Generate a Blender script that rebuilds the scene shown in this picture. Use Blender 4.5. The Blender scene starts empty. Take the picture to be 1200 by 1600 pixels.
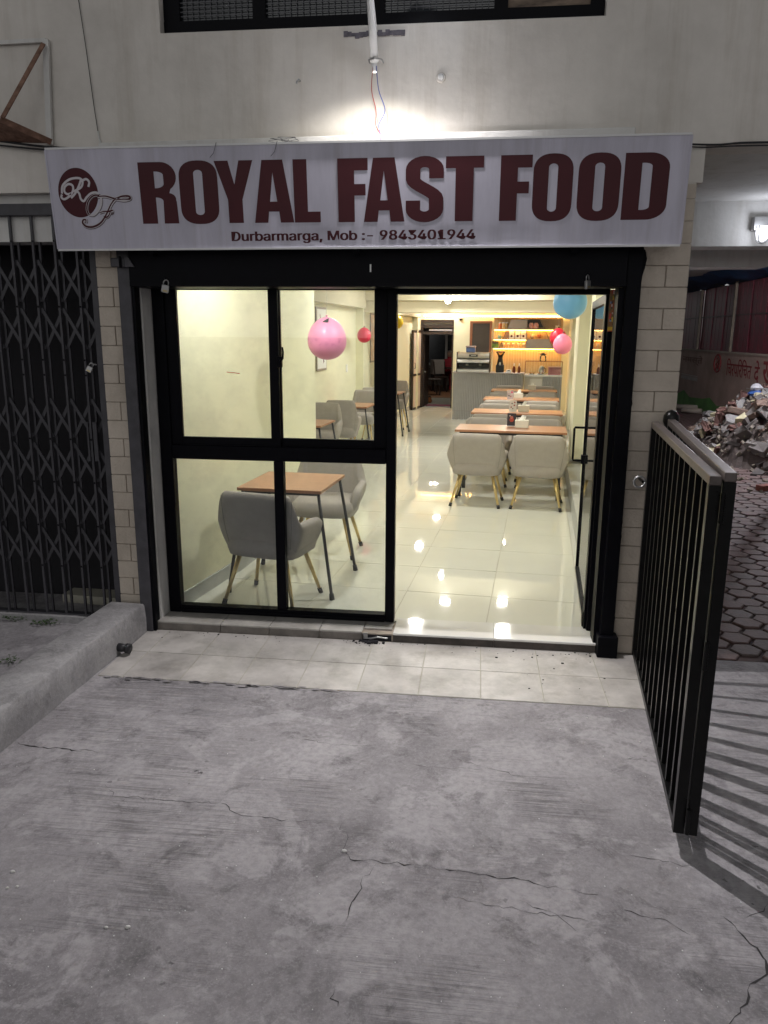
import bpy, math, random
from math import sin, cos, pi, radians
from mathutils import Vector, Matrix
random.seed(7)
S = bpy.context.scene
COL = S.collection
# ------------------------------------------------------------------ camera
YAW, PITCH, ROLL, CZ, FPX = radians(6.8), radians(-13.1), radians(0.4), 1.85, 1200.0
fw = Vector((-sin(YAW)*cos(PITCH), cos(YAW)*cos(PITCH), sin(PITCH)))
rt = fw.cross(Vector((0, 0, 1))).normalized(); up = rt.cross(fw)
rt, up = rt*cos(ROLL)+up*sin(ROLL), up*cos(ROLL)-rt*sin(ROLL)
CAM = Vector((0, 0, CZ))
cd = bpy.data.cameras.new('camera'); cam = bpy.data.objects.new('camera', cd); COL.objects.link(cam)
cam.matrix_world = Matrix(((rt.x, up.x, -fw.x, 0), (rt.y, up.y, -fw.y, 0), (rt.z, up.z, -fw.z, CZ), (0, 0, 0, 1)))
cd.sensor_fit = 'VERTICAL'; cd.sensor_height = 24; cd.lens = 24*FPX/1600; cd.clip_end = 2000; cd.clip_start = .05
S.camera = cam
# ------------------------------------------------------------------ night sky, exposure
w = bpy.data.worlds.new('World'); S.world = w; w.use_nodes = True
nt = w.node_tree; sky = nt.nodes.new('ShaderNodeTexSky'); sky.sky_type = 'NISHITA'; sky.sun_disc = False
sky.sun_elevation = radians(24); sky.sun_rotation = radians(185)
bg = nt.nodes['Background']; bg.inputs['Strength'].default_value = 0.047
hs = nt.nodes.new('ShaderNodeHueSaturation'); hs.inputs['Saturation'].default_value = .03
nt.links.new(sky.outputs[0], hs.inputs['Color']); nt.links.new(hs.outputs[0], bg.inputs['Color'])
S.view_settings.view_transform = 'Standard'; S.view_settings.look = 'None'
S.view_settings.exposure = 0; S.view_settings.gamma = 1
S.render.engine = 'CYCLES'; S.cycles.use_denoising = True
try: S.cycles.denoiser = 'OPENIMAGEDENOISE'
except Exception: pass
S.cycles.max_bounces = 9; S.cycles.diffuse_bounces = 5; S.cycles.glossy_bounces = 4; S.cycles.transparent_max_bounces = 12
S.cycles.caustics_reflective = False; S.cycles.caustics_refractive = False; S.cycles.sample_clamp_indirect = 6
STREET_LAMP_W, PANEL_E, LED_E = 370, 310, 55

# ------------------------------------------------------------------ pixel -> place helpers (photo pixels give directions only)
def ray(x, y): return fw + rt*((x-600)/FPX) - up*((y-800)/FPX)
def onz(x, y, z=0.): d = ray(x, y); return CAM + d*((z-CZ)/d.z)
def ony(x, y, Y): d = ray(x, y); return CAM + d*(Y/d.y)
def onx(x, y, X): d = ray(x, y); return CAM + d*(X/d.x)
def proj(p):
    v = Vector(p)-CAM; d = v.dot(fw); return 600+FPX*v.dot(rt)/d, 800-FPX*v.dot(up)/d
IA = radians(4.5)                                   # the room stands askew to the street front
ID, IR, IO = Vector((sin(IA), cos(IA))), Vector((cos(IA), -sin(IA))), Vector((-.45, 4.6))
FZ = .055                                           # shop floor height
def P(u, v, z=0.): q = IO+IR*u+ID*v; return Vector((q.x, q.y, z))
def uv(p): q = Vector((p.x, p.y))-IO; return q.dot(IR), q.dot(ID)
def onv(x, y, v):
    d = ray(x, y); d2 = Vector((d.x, d.y)); t = (v+IO.dot(ID))/d2.dot(ID); p = CAM+d*t
    return uv(p)[0], p.z

# ------------------------------------------------------------------ materials
MATS = {}
def mat(name, col, rough=.6, metal=0., var=.12, scale=6., bump=0., bscale=40., emit=0., ecol=None, spec=.5, coat=0., col2=None, stretch=None, trans=0.):
    if name in MATS: return MATS[name]
    m = bpy.data.materials.new(name); m.use_nodes = True; MATS[name] = m
    n, l = m.node_tree.nodes, m.node_tree.links; b = n['Principled BSDF']
    tc = n.new('ShaderNodeTexCoord'); mp = n.new('ShaderNodeMapping'); l.new(tc.outputs['Object'], mp.inputs[0])
    if stretch: mp.inputs['Scale'].default_value = stretch
    if var:
        no = n.new('ShaderNodeTexNoise'); no.inputs['Scale'].default_value = scale; no.inputs['Detail'].default_value = 8; no.inputs['Roughness'].default_value = .65
        l.new(mp.outputs[0], no.inputs['Vector'])
        cr = n.new('ShaderNodeValToRGB'); e = cr.color_ramp.elements
        c2 = col2 or tuple(min(1, c*(1+var)) for c in col); c1 = col if col2 else tuple(c*(1-var) for c in col)
        e[0].position, e[1].position = .32, .68; e[0].color, e[1].color = (*c1, 1), (*c2, 1)
        l.new(no.outputs[0], cr.inputs[0]); l.new(cr.outputs[0], b.inputs['Base Color'])
        mr = n.new('ShaderNodeMapRange'); mr.inputs[3].default_value = max(rough*.7, rough-.08); mr.inputs[4].default_value = min(1, rough*1.3, rough+.08)
        l.new(no.outputs[0], mr.inputs[0]); l.new(mr.outputs[0], b.inputs['Roughness'])
    else:
        b.inputs['Base Color'].default_value = (*col, 1); b.inputs['Roughness'].default_value = rough
    b.inputs['Metallic'].default_value = metal; b.inputs['Specular IOR Level'].default_value = spec; b.inputs['Coat Weight'].default_value = coat
    if trans: b.inputs['Transmission Weight'].default_value = trans
    if bump:
        nb = n.new('ShaderNodeTexNoise'); nb.inputs['Scale'].default_value = bscale; nb.inputs['Detail'].default_value = 6; l.new(mp.outputs[0], nb.inputs['Vector'])
        bp = n.new('ShaderNodeBump'); bp.inputs['Strength'].default_value = bump; bp.inputs['Distance'].default_value = .01
        l.new(nb.outputs[0], bp.inputs['Height']); l.new(bp.outputs[0], b.inputs['Normal'])
    if emit:
        b.inputs['Emission Color'].default_value = (*(ecol or col), 1); b.inputs['Emission Strength'].default_value = emit
    return m
def glass_mat(name, tint=(.97, .985, .98), refl=1.45, rough=.0):
    m = bpy.data.materials.new(name); m.use_nodes = True; MATS[name] = m
    n, l = m.node_tree.nodes, m.node_tree.links; n.remove(n['Principled BSDF'])
    t = n.new('ShaderNodeBsdfTransparent'); t.inputs[0].default_value = (*tint, 1)
    g = n.new('ShaderNodeBsdfGlossy'); g.inputs['Roughness'].default_value = rough
    f = n.new('ShaderNodeFresnel'); f.inputs[0].default_value = refl; x = n.new('ShaderNodeMixShader')
    l.new(f.outputs[0], x.inputs[0]); l.new(t.outputs[0], x.inputs[1]); l.new(g.outputs[0], x.inputs[2]); tc = n.new('ShaderNodeTexCoord'); no = n.new('ShaderNodeTexNoise'); no.inputs['Scale'].default_value = 3.5; no.inputs['Detail'].default_value = 9; no.inputs['Roughness'].default_value = .7; l.new(tc.outputs['Object'], no.inputs['Vector'])
    mr = n.new('ShaderNodeMapRange'); mr.inputs[1].default_value = .45; mr.inputs[2].default_value = .8; mr.inputs[3].default_value = .004; mr.inputs[4].default_value = .085; l.new(no.outputs[0], mr.inputs[0])
    df_ = n.new('ShaderNodeBsdfDiffuse'); df_.inputs[0].default_value = (.6, .6, .58, 1); x2 = n.new('ShaderNodeMixShader'); l.new(mr.outputs[0], x2.inputs[0]); l.new(x.outputs[0], x2.inputs[1]); l.new(df_.outputs[0], x2.inputs[2]); l.new(x2.outputs[0], n['Material Output'].inputs[0])
    return m
GLASS = glass_mat('clear_glass')

def concrete_mat(name, base, light, dark, brush=True, cracks=True, rough=.78):
    m = bpy.data.materials.new(name); m.use_nodes = True; MATS[name] = m
    n, l = m.node_tree.nodes, m.node_tree.links; b = n['Principled BSDF']; b.inputs['Roughness'].default_value = rough; b.inputs['Specular IOR Level'].default_value = .35
    tc = n.new('ShaderNodeTexCoord')
    def noise(scale, detail=6, rough=.6, vec=None, dist=0.):
        a = n.new('ShaderNodeTexNoise'); a.inputs['Scale'].default_value = scale; a.inputs['Detail'].default_value = detail; a.inputs['Roughness'].default_value = rough; a.inputs['Distortion'].default_value = dist
        l.new(vec or tc.outputs['Object'], a.inputs['Vector']); return a.outputs[0]
    def ramp(src, p0, p1, c0=(0, 0, 0), c1=(1, 1, 1)):
        r = n.new('ShaderNodeValToRGB'); e = r.color_ramp.elements; e[0].position, e[1].position = p0, p1; e[0].color, e[1].color = (*c0, 1), (*c1, 1); l.new(src, r.inputs[0]); return r.outputs[0]
    def mix(f, a, c, mode='MIX'):
        x = n.new('ShaderNodeMix'); x.data_type = 'RGBA'; x.blend_type = mode
        if isinstance(f, float): x.inputs[0].default_value = f
        else: l.new(f, x.inputs[0])
        for s, val in ((6, a), (7, c)):
            if isinstance(val, tuple): x.inputs[s].default_value = (*val, 1)
            else: l.new(val, x.inputs[s])
        return x.outputs[2]
    def mth(op, a, c):
        x = n.new('ShaderNodeMath'); x.operation = op
        for s, val in ((0, a), (1, c)):
            if isinstance(val, (int, float)): x.inputs[s].default_value = val
            else: l.new(val, x.inputs[s])
        return x.outputs[0]
    big = noise(.9, 8, .62); pat = noise(2.6, 9, .68, dist=.4); fine = noise(38, 8, .7); grit = noise(120, 5, .7)
    c = mix(ramp(big, .35, .66), base, light)
    c = mix(mth('MULTIPLY', ramp(pat, .50, .545), .75), c, light)
    c = mix(mth('MULTIPLY', ramp(noise(9, 10, .72, dist=.8), .52, .60), .35), c, light)
    c = mix(mth('MULTIPLY', ramp(noise(5.5, 10, .75, dist=.5), .55, .63), .45), c, dark)                 # pale laitance patches with ragged edges
    c = mix(mth('MULTIPLY', ramp(noise(1.7, 9, .7, dist=.6), .54, .66), .5), c, dark)
    c = mix(mth('MULTIPLY', ramp(fine, .40, .66), .30), c, dark, 'MIX')
    c = mix(mth('MULTIPLY', ramp(grit, .52, .66), .40), c, light)
    h = mth('ADD', mth('MULTIPLY', fine, .5), mth('MULTIPLY', grit, .18)); h = mth('ADD', h, mth('MULTIPLY', pat, .5))
    if brush:                                                                        # broom strokes across the slab
        mp = n.new('ShaderNodeMapping'); mp.inputs['Rotation'].default_value = (0, 0, radians(4)); mp.inputs['Scale'].default_value = (1.6, 26, 1); l.new(tc.outputs['Object'], mp.inputs[0])
        mp2 = n.new('ShaderNodeMapping'); mp2.inputs['Rotation'].default_value = (0, 0, radians(4)); mp2.inputs['Scale'].default_value = (3.0, 120, 1); l.new(tc.outputs['Object'], mp2.inputs[0])
        st = noise(1.0, 7, .68, mp.outputs[0], .35); st2 = noise(1.0, 3, .6, mp2.outputs[0])
        msk = ramp(noise(1.0, 8, .66), .48, .62)
        ln = ramp(st, .34, .46); ln2 = ramp(st2, .28, .52)
        both = mth('MULTIPLY', ln, ln2); inv = mth('SUBTRACT', 1.0, both); inv = mth('MULTIPLY', inv, msk)
        c = mix(mth('MULTIPLY', inv, .62), c, dark)
        h = mth('SUBTRACT', h, mth('MULTIPLY', inv, .9))
        sp = n.new('ShaderNodeTexVoronoi'); sp.inputs['Scale'].default_value = 17; sp.inputs['Randomness'].default_value = 1
        dv = n.new('ShaderNodeVectorMath'); dv.operation = 'ADD'; nz = n.new('ShaderNodeTexNoise'); nz.inputs['Scale'].default_value = 60; sc = n.new('ShaderNodeVectorMath'); sc.operation = 'SCALE'; sc.inputs['Scale'].default_value = .03
        l.new(tc.outputs['Object'], nz.inputs['Vector']); l.new(nz.outputs['Color'], sc.inputs[0]); l.new(tc.outputs['Object'], dv.inputs[0]); l.new(sc.outputs[0], dv.inputs[1]); l.new(dv.outputs[0], sp.inputs['Vector'])
        spot = ramp(sp.outputs['Distance'], .13, .19, (1, 1, 1), (0, 0, 0)); spot = mth('MULTIPLY', spot, ramp(noise(1.3, 3), .55, .64))
        sel = n.new('ShaderNodeSeparateColor'); l.new(sp.outputs['Color'], sel.inputs[0]); spot = mth('MULTIPLY', spot, ramp(sel.outputs[0], .55, .6))
        c = mix(mth('MULTIPLY', spot, .75), c, tuple(x*.45 for x in dark))           # old drip stains
    l.new(c, b.inputs['Base Color'])
    bp = n.new('ShaderNodeBump'); bp.inputs['Strength'].default_value = .55; bp.inputs['Distance'].default_value = .012; l.new(h, bp.inputs['Height']); l.new(bp.outputs[0], b.inputs['Normal'])
    return m
concrete_mat('slab_concrete', (.205, .192, .202), (.42, .40, .412), (.072, .067, .070))
concrete_mat('kerb_concrete', (.23, .222, .228), (.38, .37, .372), (.11, .105, .107), brush=False)

M = dict(
 plaster=mat('outer_plaster', (.60, .565, .52), .85, var=.10, scale=2.2, bump=.9, bscale=7, col2=(.76, .72, .67)),
 plaster_w=mat('white_plaster', (.66, .65, .63), .8, var=.08, scale=4, bump=.3, bscale=30),
 brick=mat('painted_block', (.47, .41, .345), .8, var=.22, scale=3.5, bump=.5, bscale=60, col2=(.60, .53, .45)),
 mortar=mat('mortar', (.36, .305, .25), .9, var=.1, bump=.4),
 black=mat('black_paint', (.004, .004, .006), .45, var=.25, scale=9, bump=.05, spec=.07),
 blacksat=mat('black_aluminium', (.003, .003, .005), .4, var=.2, scale=12, spec=.07),
 gatepaint=mat('gate_grey_paint', (.05, .048, .056), .5, var=.3, scale=12, bump=.1),
 sign=mat('sign_vinyl', (.53, .515, .60), .45, var=.13, scale=7, bump=.22, bscale=4, stretch=(1, 1, .16), spec=.25),
 signtrim=mat('sign_edge', (.72, .72, .72), .5, var=.05),
 maroon=mat('maroon_print', (.062, .010, .015), .45, var=.1, scale=3, spec=.25),
 logopale=mat('pale_print', (.58, .55, .58), .4, var=.05), logodark=mat('grey_print', (.10, .07, .08), .4, var=.1),
 cream=mat('cream_wall', (.77, .755, .565), .55, var=.03, scale=1.2),
 ceilm=mat('cream_ceiling', (.62, .57, .42), .7, var=.03),
 grey=mat('grey_skirting', (.42, .43, .42), .4, var=.08),
 grout=mat('grout', (.42, .40, .33), .7, var=.1),
 ftile=mat('gloss_floor_tile', (.70, .70, .62), .03, var=.02, scale=3, spec=.65),
 threshold=mat('threshold_stone', (.74, .73, .70), .07, var=.03, spec=.65),
 ptile=mat('porch_tile', (.42, .40, .37), .45, var=.22, scale=7, bump=.06, bscale=30),
 riser2=mat('riser_grime', (.055, .045, .038), .6, var=.5, scale=12, bump=.3),
 riser=mat('riser_tile', (.15, .135, .12), .5, var=.3, scale=9, bump=.2),
 velvet=mat('grey_upholstery', (.345, .315, .29), .62, var=.05, scale=14, bump=.12, bscale=220, spec=.3),
 seam=mat('seam_thread', (.20, .185, .175), .8, var=.1),
 gold=mat('gold_leg', (.62, .47, .22), .32, metal=.75, var=.05),
 foot=mat('black_foot_cap', (.02, .02, .02), .5, var=.1),
 wood=mat('table_wood', (.27, .125, .065), .34, var=.2, scale=3.5, stretch=(1.2, 22, 8), col2=(.46, .235, .135)),
 woodedge=mat('table_edge', (.26, .12, .065), .45, var=.2, scale=4),
 legblk=mat('table_leg_black', (.02, .02, .022), .4, var=.2),
 flute=mat('fluted_grey', (.36, .36, .37), .5, var=.05),
 steel=mat('stainless', (.72, .72, .72), .30, metal=1., var=.08, scale=5),
 white=mat('white_plastic', (.75, .75, .75), .4, var=.03),
 paper=mat('white_paper', (.8, .8, .78), .7, var=.04),
 tissuebox=mat('tissue_box_cream', (.62, .60, .53), .6, var=.08),
 rust=mat('rusty_iron', (.11, .055, .035), .8, var=.4, scale=22, bump=.4, col2=(.30, .17, .12)),
 brown=mat('brown_frame', (.26, .105, .055), .45, var=.15),
 dark=mat('dark_board', (.05, .045, .045), .35, var=.1),
 darkwood=mat('dark_wood', (.035, .022, .018), .4, var=.2),
 panelpink=mat('pale_panel', (.62, .52, .46), .4, var=.04),
 shelfgrey=mat('shelf_grey', (.36, .335, .34), .5, var=.05),
 shelfwood=mat('slat_wood', (.60, .42, .22), .5, var=.12, scale=4, stretch=(6, 6, .6)),
 wirebk=mat('black_cable', (.015, .015, .018), .5, var=.1), wirered=mat('red_wire', (.35, .06, .05), .5, var=.1), wireblue=mat('blue_wire', (.07, .10, .35), .5, var=.1), wirewh=mat('white_wire', (.6, .6, .58), .5, var=.1),
 lamp=mat('lamp_glow', (1, 1, 1), .5, var=0, emit=PANEL_E, ecol=(1, .98, .92)),
 led=mat('led_strip', (1, .8, .45), .5, var=0, emit=LED_E, ecol=(1, .48, .10)),
 paver=mat('red_paver', (.075, .044, .04), .75, var=.3, scale=9, bump=.35, bscale=50, col2=(.125, .078, .07)),
 paver2=mat('grey_paver', (.095, .068, .063), .75, var=.3, scale=9, bump=.35, bscale=50),
 soil=mat('joint_soil', (.05, .03, .028), .95, var=.3, bump=.4),
 moss=mat('weed_leaf', (.045, .085, .025), .6, var=.3, scale=20),
 gatebar=mat('black_gate_enamel', (.005, .005, .005), .30, var=.2, scale=20, spec=.22),
 rail=mat('worn_steel_rail', (.10, .082, .076), .4, metal=.4, var=.35, scale=16, bump=.1),
 tarp=mat('blue_tarp', (.03, .09, .22), .5, var=.3, scale=3, bump=.5, bscale=6),
 maroonsheet=mat('maroon_sheet_metal', (.13, .016, .03), .42, var=.35, scale=2.5, spec=.25),
 bamboo=mat('pale_post', (.20, .16, .12), .7, var=.2),
 skin=mat('skin', (.42, .25, .18), .55, var=.05), hairgrey=mat('grey_hair', (.25, .23, .22), .7, var=.1), redcloth=mat('red_cloth', (.42, .03, .05), .8, var=.1), darkcloth=mat('dark_cloth', (.05, .05, .06), .8, var=.1),
 padlock=mat('padlock_steel', (.40, .40, .40), .35, metal=.8, var=.15), brass=mat('brass', (.5, .4, .2), .35, metal=.9, var=.1),
 mat_=mat('maroon_mat', (.16, .04, .07), .9, var=.2), backfloor=mat('back_floor', (.35, .36, .32), .3, var=.1), backwood=mat('back_woodfloor', (.22, .11, .06), .4, var=.15),
 nightglass=mat('night_window', (.02, .025, .03), .12, var=.2, spec=.6),
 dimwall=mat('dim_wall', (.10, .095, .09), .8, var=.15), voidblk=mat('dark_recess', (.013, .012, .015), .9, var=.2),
 bluebox=mat('blue_tub', (.09, .14, .30), .35, var=.1), hopper=mat('smoke_plastic', (.25, .19, .14), .2, var=.1),
 bottle=mat('brown_bottle', (.16, .035, .015), .15, var=.1), pinkbox=mat('pink_box', (.60, .22, .24), .5, var=.08),
 wallpink=None)

def weather(m, amt, sc=(5, 5, .35)):
    # rain streaks and patchy repaint with a shape of their own
    n, l = m.node_tree.nodes, m.node_tree.links; b = n['Principled BSDF']; src = b.inputs['Base Color'].links[0].from_socket
    tc = n.new('ShaderNodeTexCoord'); mp = n.new('ShaderNodeMapping'); mp.inputs['Scale'].default_value = sc; l.new(tc.outputs['Object'], mp.inputs[0])
    a = n.new('ShaderNodeTexNoise'); a.inputs['Scale'].default_value = 1.6; a.inputs['Detail'].default_value = 9; a.inputs['Roughness'].default_value = .7; l.new(mp.outputs[0], a.inputs['Vector'])
    r = n.new('ShaderNodeValToRGB'); r.color_ramp.elements[0].position, r.color_ramp.elements[1].position = .50, .72; r.color_ramp.elements[0].color = (1, 1, 1, 1); k = 1-amt; r.color_ramp.elements[1].color = (k, k*.98, k*.95, 1); l.new(a.outputs[0], r.inputs[0])
    x = n.new('ShaderNodeMix'); x.data_type = 'RGBA'; x.blend_type = 'MULTIPLY'; x.inputs[0].default_value = 1; l.new(src, x.inputs[6]); l.new(r.outputs[0], x.inputs[7]); l.new(x.outputs[2], b.inputs['Base Color'])
weather(M['plaster'], .15); weather(M['sign'], .16, (9, 9, .5)); weather(M['brick'], .22, (3, 3, 1)); weather(M['ptile'], .25, (4, 4, 4)); weather(M['plaster_w'], .18)
# ------------------------------------------------------------------ mesh helpers
class MB:
    def __init__(s): s.v, s.f = [], []
    def add(s, vs, fs): o = len(s.v); s.v += [tuple(x) for x in vs]; s.f += [tuple(i+o for i in f) for f in fs]; return s
    def box(s, x0, x1, y0, y1, z0, z1, R=None, c=0.):
        """box, optionally with chamfered vertical+horizontal edges c"""
        if c <= 0:
            vs = [Vector(p) for p in ((x0, y0, z0), (x1, y0, z0), (x1, y1, z0), (x0, y1, z0), (x0, y0, z1), (x1, y0, z1), (x1, y1, z1), (x0, y1, z1))]
            fs = [(3, 2, 1, 0), (4, 5, 6, 7), (0, 1, 5, 4), (1, 2, 6, 5), (2, 3, 7, 6), (3, 0, 4, 7)]
        else:
            def ring(i, z): return [Vector(p) for p in ((x0+i+c, y0+i, z), (x1-i-c, y0+i, z), (x1-i, y0+i+c, z), (x1-i, y1-i-c, z), (x1-i-c, y1-i, z), (x0+i+c, y1-i, z), (x0+i, y1-i-c, z), (x0+i, y0+i+c, z))]
            vs = ring(c, z0)+ring(0, z0+c)+ring(0, z1-c)+ring(c, z1)
            fs = [tuple(reversed(range(8))), tuple(range(24, 32))]
            for k in range(3):
                for i in range(8): j = (i+1) % 8; fs.append((k*8+i, k*8+j, k*8+8+j, k*8+8+i))
        if R is not None: vs = [R @ p for p in vs]
        return s.add(vs, fs)
    def beam(s, a, b, w, h=None, upv=(0, 0, 1)):
        """rectangular bar from a to b"""
        a, b = Vector(a), Vector(b); h = h or w; d = (b-a).normalized(); u = Vector(upv)
        if abs(d.dot(u)) > .98: u = Vector((0, 1, 0))
        x = d.cross(u).normalized(); y = x.cross(d)
        vs = [p+x*(sx*w/2)+y*(sy*h/2) for p in (a, b) for sx, sy in ((-1, -1), (1, -1), (1, 1), (-1, 1))]
        return s.add(vs, [(3, 2, 1, 0), (4, 5, 6, 7), (0, 1, 5, 4), (1, 2, 6, 5), (2, 3, 7, 6), (3, 0, 4, 7)])
    def tube(s, pts, r, n=8, cap=True):
        pts = [Vector(p) for p in pts]; rs = r if isinstance(r, (list, tuple)) else [r]*len(pts); vs, fs = [], []; px = None
        for i, p in enumerate(pts):
            d = (pts[min(i+1, len(pts)-1)]-pts[max(i-1, 0)]).normalized()
            if px is None: px = d.orthogonal().normalized()
            px = (px-d*px.dot(d)).normalized(); py = d.cross(px)
            vs += [p+(px*cos(2*pi*k/n)+py*sin(2*pi*k/n))*rs[i] for k in range(n)]
        for i in range(len(pts)-1):
            for k in range(n): j = (k+1) % n; fs.append((i*n+k, i*n+j, i*n+n+j, i*n+n+k))
        if cap: fs += [tuple(reversed(range(n))), tuple(range((len(pts)-1)*n, len(pts)*n))]
        return s.add(vs, fs)
    def lathe(s, prof, n=20, c=(0, 0, 0), sx=1., sy=1.):
        vs, fs = [], []; c = Vector(c)
        for r, z in prof: vs += [c+Vector((r*cos(2*pi*k/n)*sx, r*sin(2*pi*k/n)*sy, z)) for k in range(n)]
        for i in range(len(prof)-1):
            for k in range(n): j = (k+1) % n; fs.append((i*n+k, i*n+j, i*n+n+j, i*n+n+k))
        fs += [tuple(reversed(range(n))), tuple(range((len(prof)-1)*n, len(prof)*n))]
        return s.add(vs, fs)
    def prism(s, poly, y0, y1):
        """polygon in x,z extruded along y"""
        n = len(poly); vs = [(x, y0, z) for x, z in poly]+[(x, y1, z) for x, z in poly]
        return s.add(vs, [tuple(range(n)), tuple(reversed(range(n, 2*n)))]+[(i, i+n, (i+1) % n+n, (i+1) % n) for i in range(n)])
    def mesh(s, name, m, smooth=False):
        me = bpy.data.meshes.new(name); me.from_pydata(s.v, [], s.f); me.materials.append(m)
        if smooth:
            for p in me.polygons: p.use_smooth = True
        me.update(); return me
    def build(s, name, m, parent=None, smooth=False, loc=None, rz=0.): return put(name, s.mesh(name, m, smooth), parent, loc, rz)
def put(name, me, parent=None, loc=None, rz=0.):
    o = bpy.data.objects.new(name, me); COL.objects.link(o)
    if parent: o.parent = parent
    if loc is not None: o.location = loc
    if rz: o.rotation_euler.z = rz
    return o
def autosmooth(o, a=40):
    for p in o.data.polygons: p.use_smooth = True
    o.data.set_sharp_from_angle(angle=radians(a)); return o
def bevel(o, wd=.004, seg=2):
    b = o.modifiers.new('bevel', 'BEVEL'); b.width = wd; b.segments = seg; b.limit_method = 'ANGLE'; return o
def tag(o, label=None, cat=None, group=None, kind=None):
    if label: o['label'] = label
    if cat: o['category'] = cat
    if group: o['group'] = group
    if kind: o['kind'] = kind
    return o
def thing(name, label, cat, loc=(0, 0, 0), rz=0., group=None):
    o = bpy.data.objects.new(name, None); COL.objects.link(o); o.location = loc; o.rotation_euler.z = rz; o.empty_display_size = .1
    return tag(o, label, cat, group)
def dup(root, loc, rz, label, group=None):
    r = root.copy(); COL.objects.link(r); r.location = loc; r.rotation_euler.z = rz; r['label'] = label
    if group: r['group'] = group
    for ch in list(root.children):
        c = ch.copy(); COL.objects.link(c); c.parent = r
        for g in ch.children: d = g.copy(); COL.objects.link(d); d.parent = c
    return r
def box(name, m, parent, x0, x1, y0, y1, z0, z1, c=0., loc=None, rz=0.): return MB().box(x0, x1, y0, y1, z0, z1, c=c).build(name, m, parent, loc=loc, rz=rz)
def smoothpath(pts, sub=8):
    out = []; n = len(pts); pts = [Vector(p) for p in pts]
    for i in range(n-1):
        p0, p1, p2, p3 = pts[max(i-1, 0)], pts[i], pts[i+1], pts[min(i+2, n-1)]
        for k in range(sub):
            t = k/sub; out.append(.5*((2*p1)+(p2-p0)*t+(2*p0-5*p1+4*p2-p3)*t*t+(3*p1-p0-3*p2+p3)*t**3))
    out.append(pts[-1]); return out
RZI = -IA                                            # heading of the room's own axes
def struct(o, kind='structure'): o['kind'] = kind; return o
# ================================================================== GROUND
def grid_sheet(x0, x1, y0, y1, z, nx, ny, amp=0.):
    mb = MB(); vs = [(x0+(x1-x0)*i/nx, y0+(y1-y0)*j/ny, z) for j in range(ny+1) for i in range(nx+1)]
    fs = [(j*(nx+1)+i, j*(nx+1)+i+1, (j+1)*(nx+1)+i+1, (j+1)*(nx+1)+i) for j in range(ny) for i in range(nx)]
    return mb.add(vs, fs)
earth = struct(grid_sheet(-300, 300, -300, 300, -.06, 2, 2).build('ground', M['soil']))
slab = struct(MB().box(-9, 9, -9, 4.40, -.055, -.005).build('concrete_slab', MATS['slab_concrete']))
lot = struct(MB().box(-9, -2.0, 4.405, 5.2, -.055, -.004).build('pavement', MATS['slab_concrete']))
# cracks: jagged hairline openings following the photo
crackm = mat('crack_dirt', (.035, .032, .033), .95, var=.3)
def crack(pxs, wd=.004, seed=0):
    wd *= .52
    rnd = random.Random(seed); pts = [onz(x, y, -.005) for x, y in pxs]; fine = []
    for a, b in zip(pts, pts[1:]):
        n = max(2, int((b-a).length/.022))
        for k in range(n):
            q = a.lerp(b, k/n); fine.append(q+Vector((rnd.uniform(-1, 1), rnd.uniform(-1, 1), 0))*.009)
    fine.append(pts[-1]); L, Rr = [], []
    for i, p in enumerate(fine):
        d = (fine[min(i+1, len(fine)-1)]-fine[max(i-1, 0)]); d.z = 0; d.normalize(); nrm = Vector((-d.y, d.x, 0))
        t = wd*rnd.choice((.15, .4, .6, .8, 1.0, 1.7))*(min(1, 4*i/len(fine)+.15))*(min(1, 4*(len(fine)-1-i)/len(fine)+.15))
        L.append(p+nrm*t/2+Vector((0, 0, .0008))); Rr.append(p-nrm*t/2+Vector((0, 0, .0008)))
    n = len(fine); return MB().add(L+Rr, [(i, i+1, n+i+1, n+i) for i in range(n-1)]).build('crack', crackm, slab)
for k, (c, wd) in enumerate([
    ([(25, 1161), (60, 1168), (160, 1175)], .012), ([(165, 1228), (180, 1243), (260, 1250), (350, 1256), (365, 1272), (450, 1282), (530, 1288)], .006),
    ([(530, 1288), (543, 1308), (535, 1332), (548, 1342), (600, 1347), (650, 1353), (735, 1365), (780, 1372), (800, 1370), (845, 1384), (880, 1389), (935, 1398)], .009),
    ([(590, 1350), (570, 1372), (548, 1412), (540, 1440)], .006), ([(526, 1542), (520, 1560), (528, 1575)], .007),
    ([(700, 1403), (790, 1418), (850, 1428), (920, 1440)], .005), ([(820, 1412), (870, 1430), (900, 1455)], .004),
    ([(1130, 1430), (1165, 1462), (1195, 1495), (1198, 1512), (1175, 1540), (1165, 1565), (1150, 1590), (1130, 1606)], .014),
    ([(1170, 1437), (1200, 1412)], .006), ([(640, 1195), (700, 1200), (755, 1203)], .004), ([(700, 1183), (790, 1208), (850, 1220)], .004), ([(985, 1337), (1050, 1348), (1090, 1358)], .005),
    ([(955, 1410), (1000, 1432), (1045, 1440), (1080, 1462)], .005), ([(445, 1150), (480, 1155), (520, 1165), (590, 1165)], .004)]): crack(c, wd, k)
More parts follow.
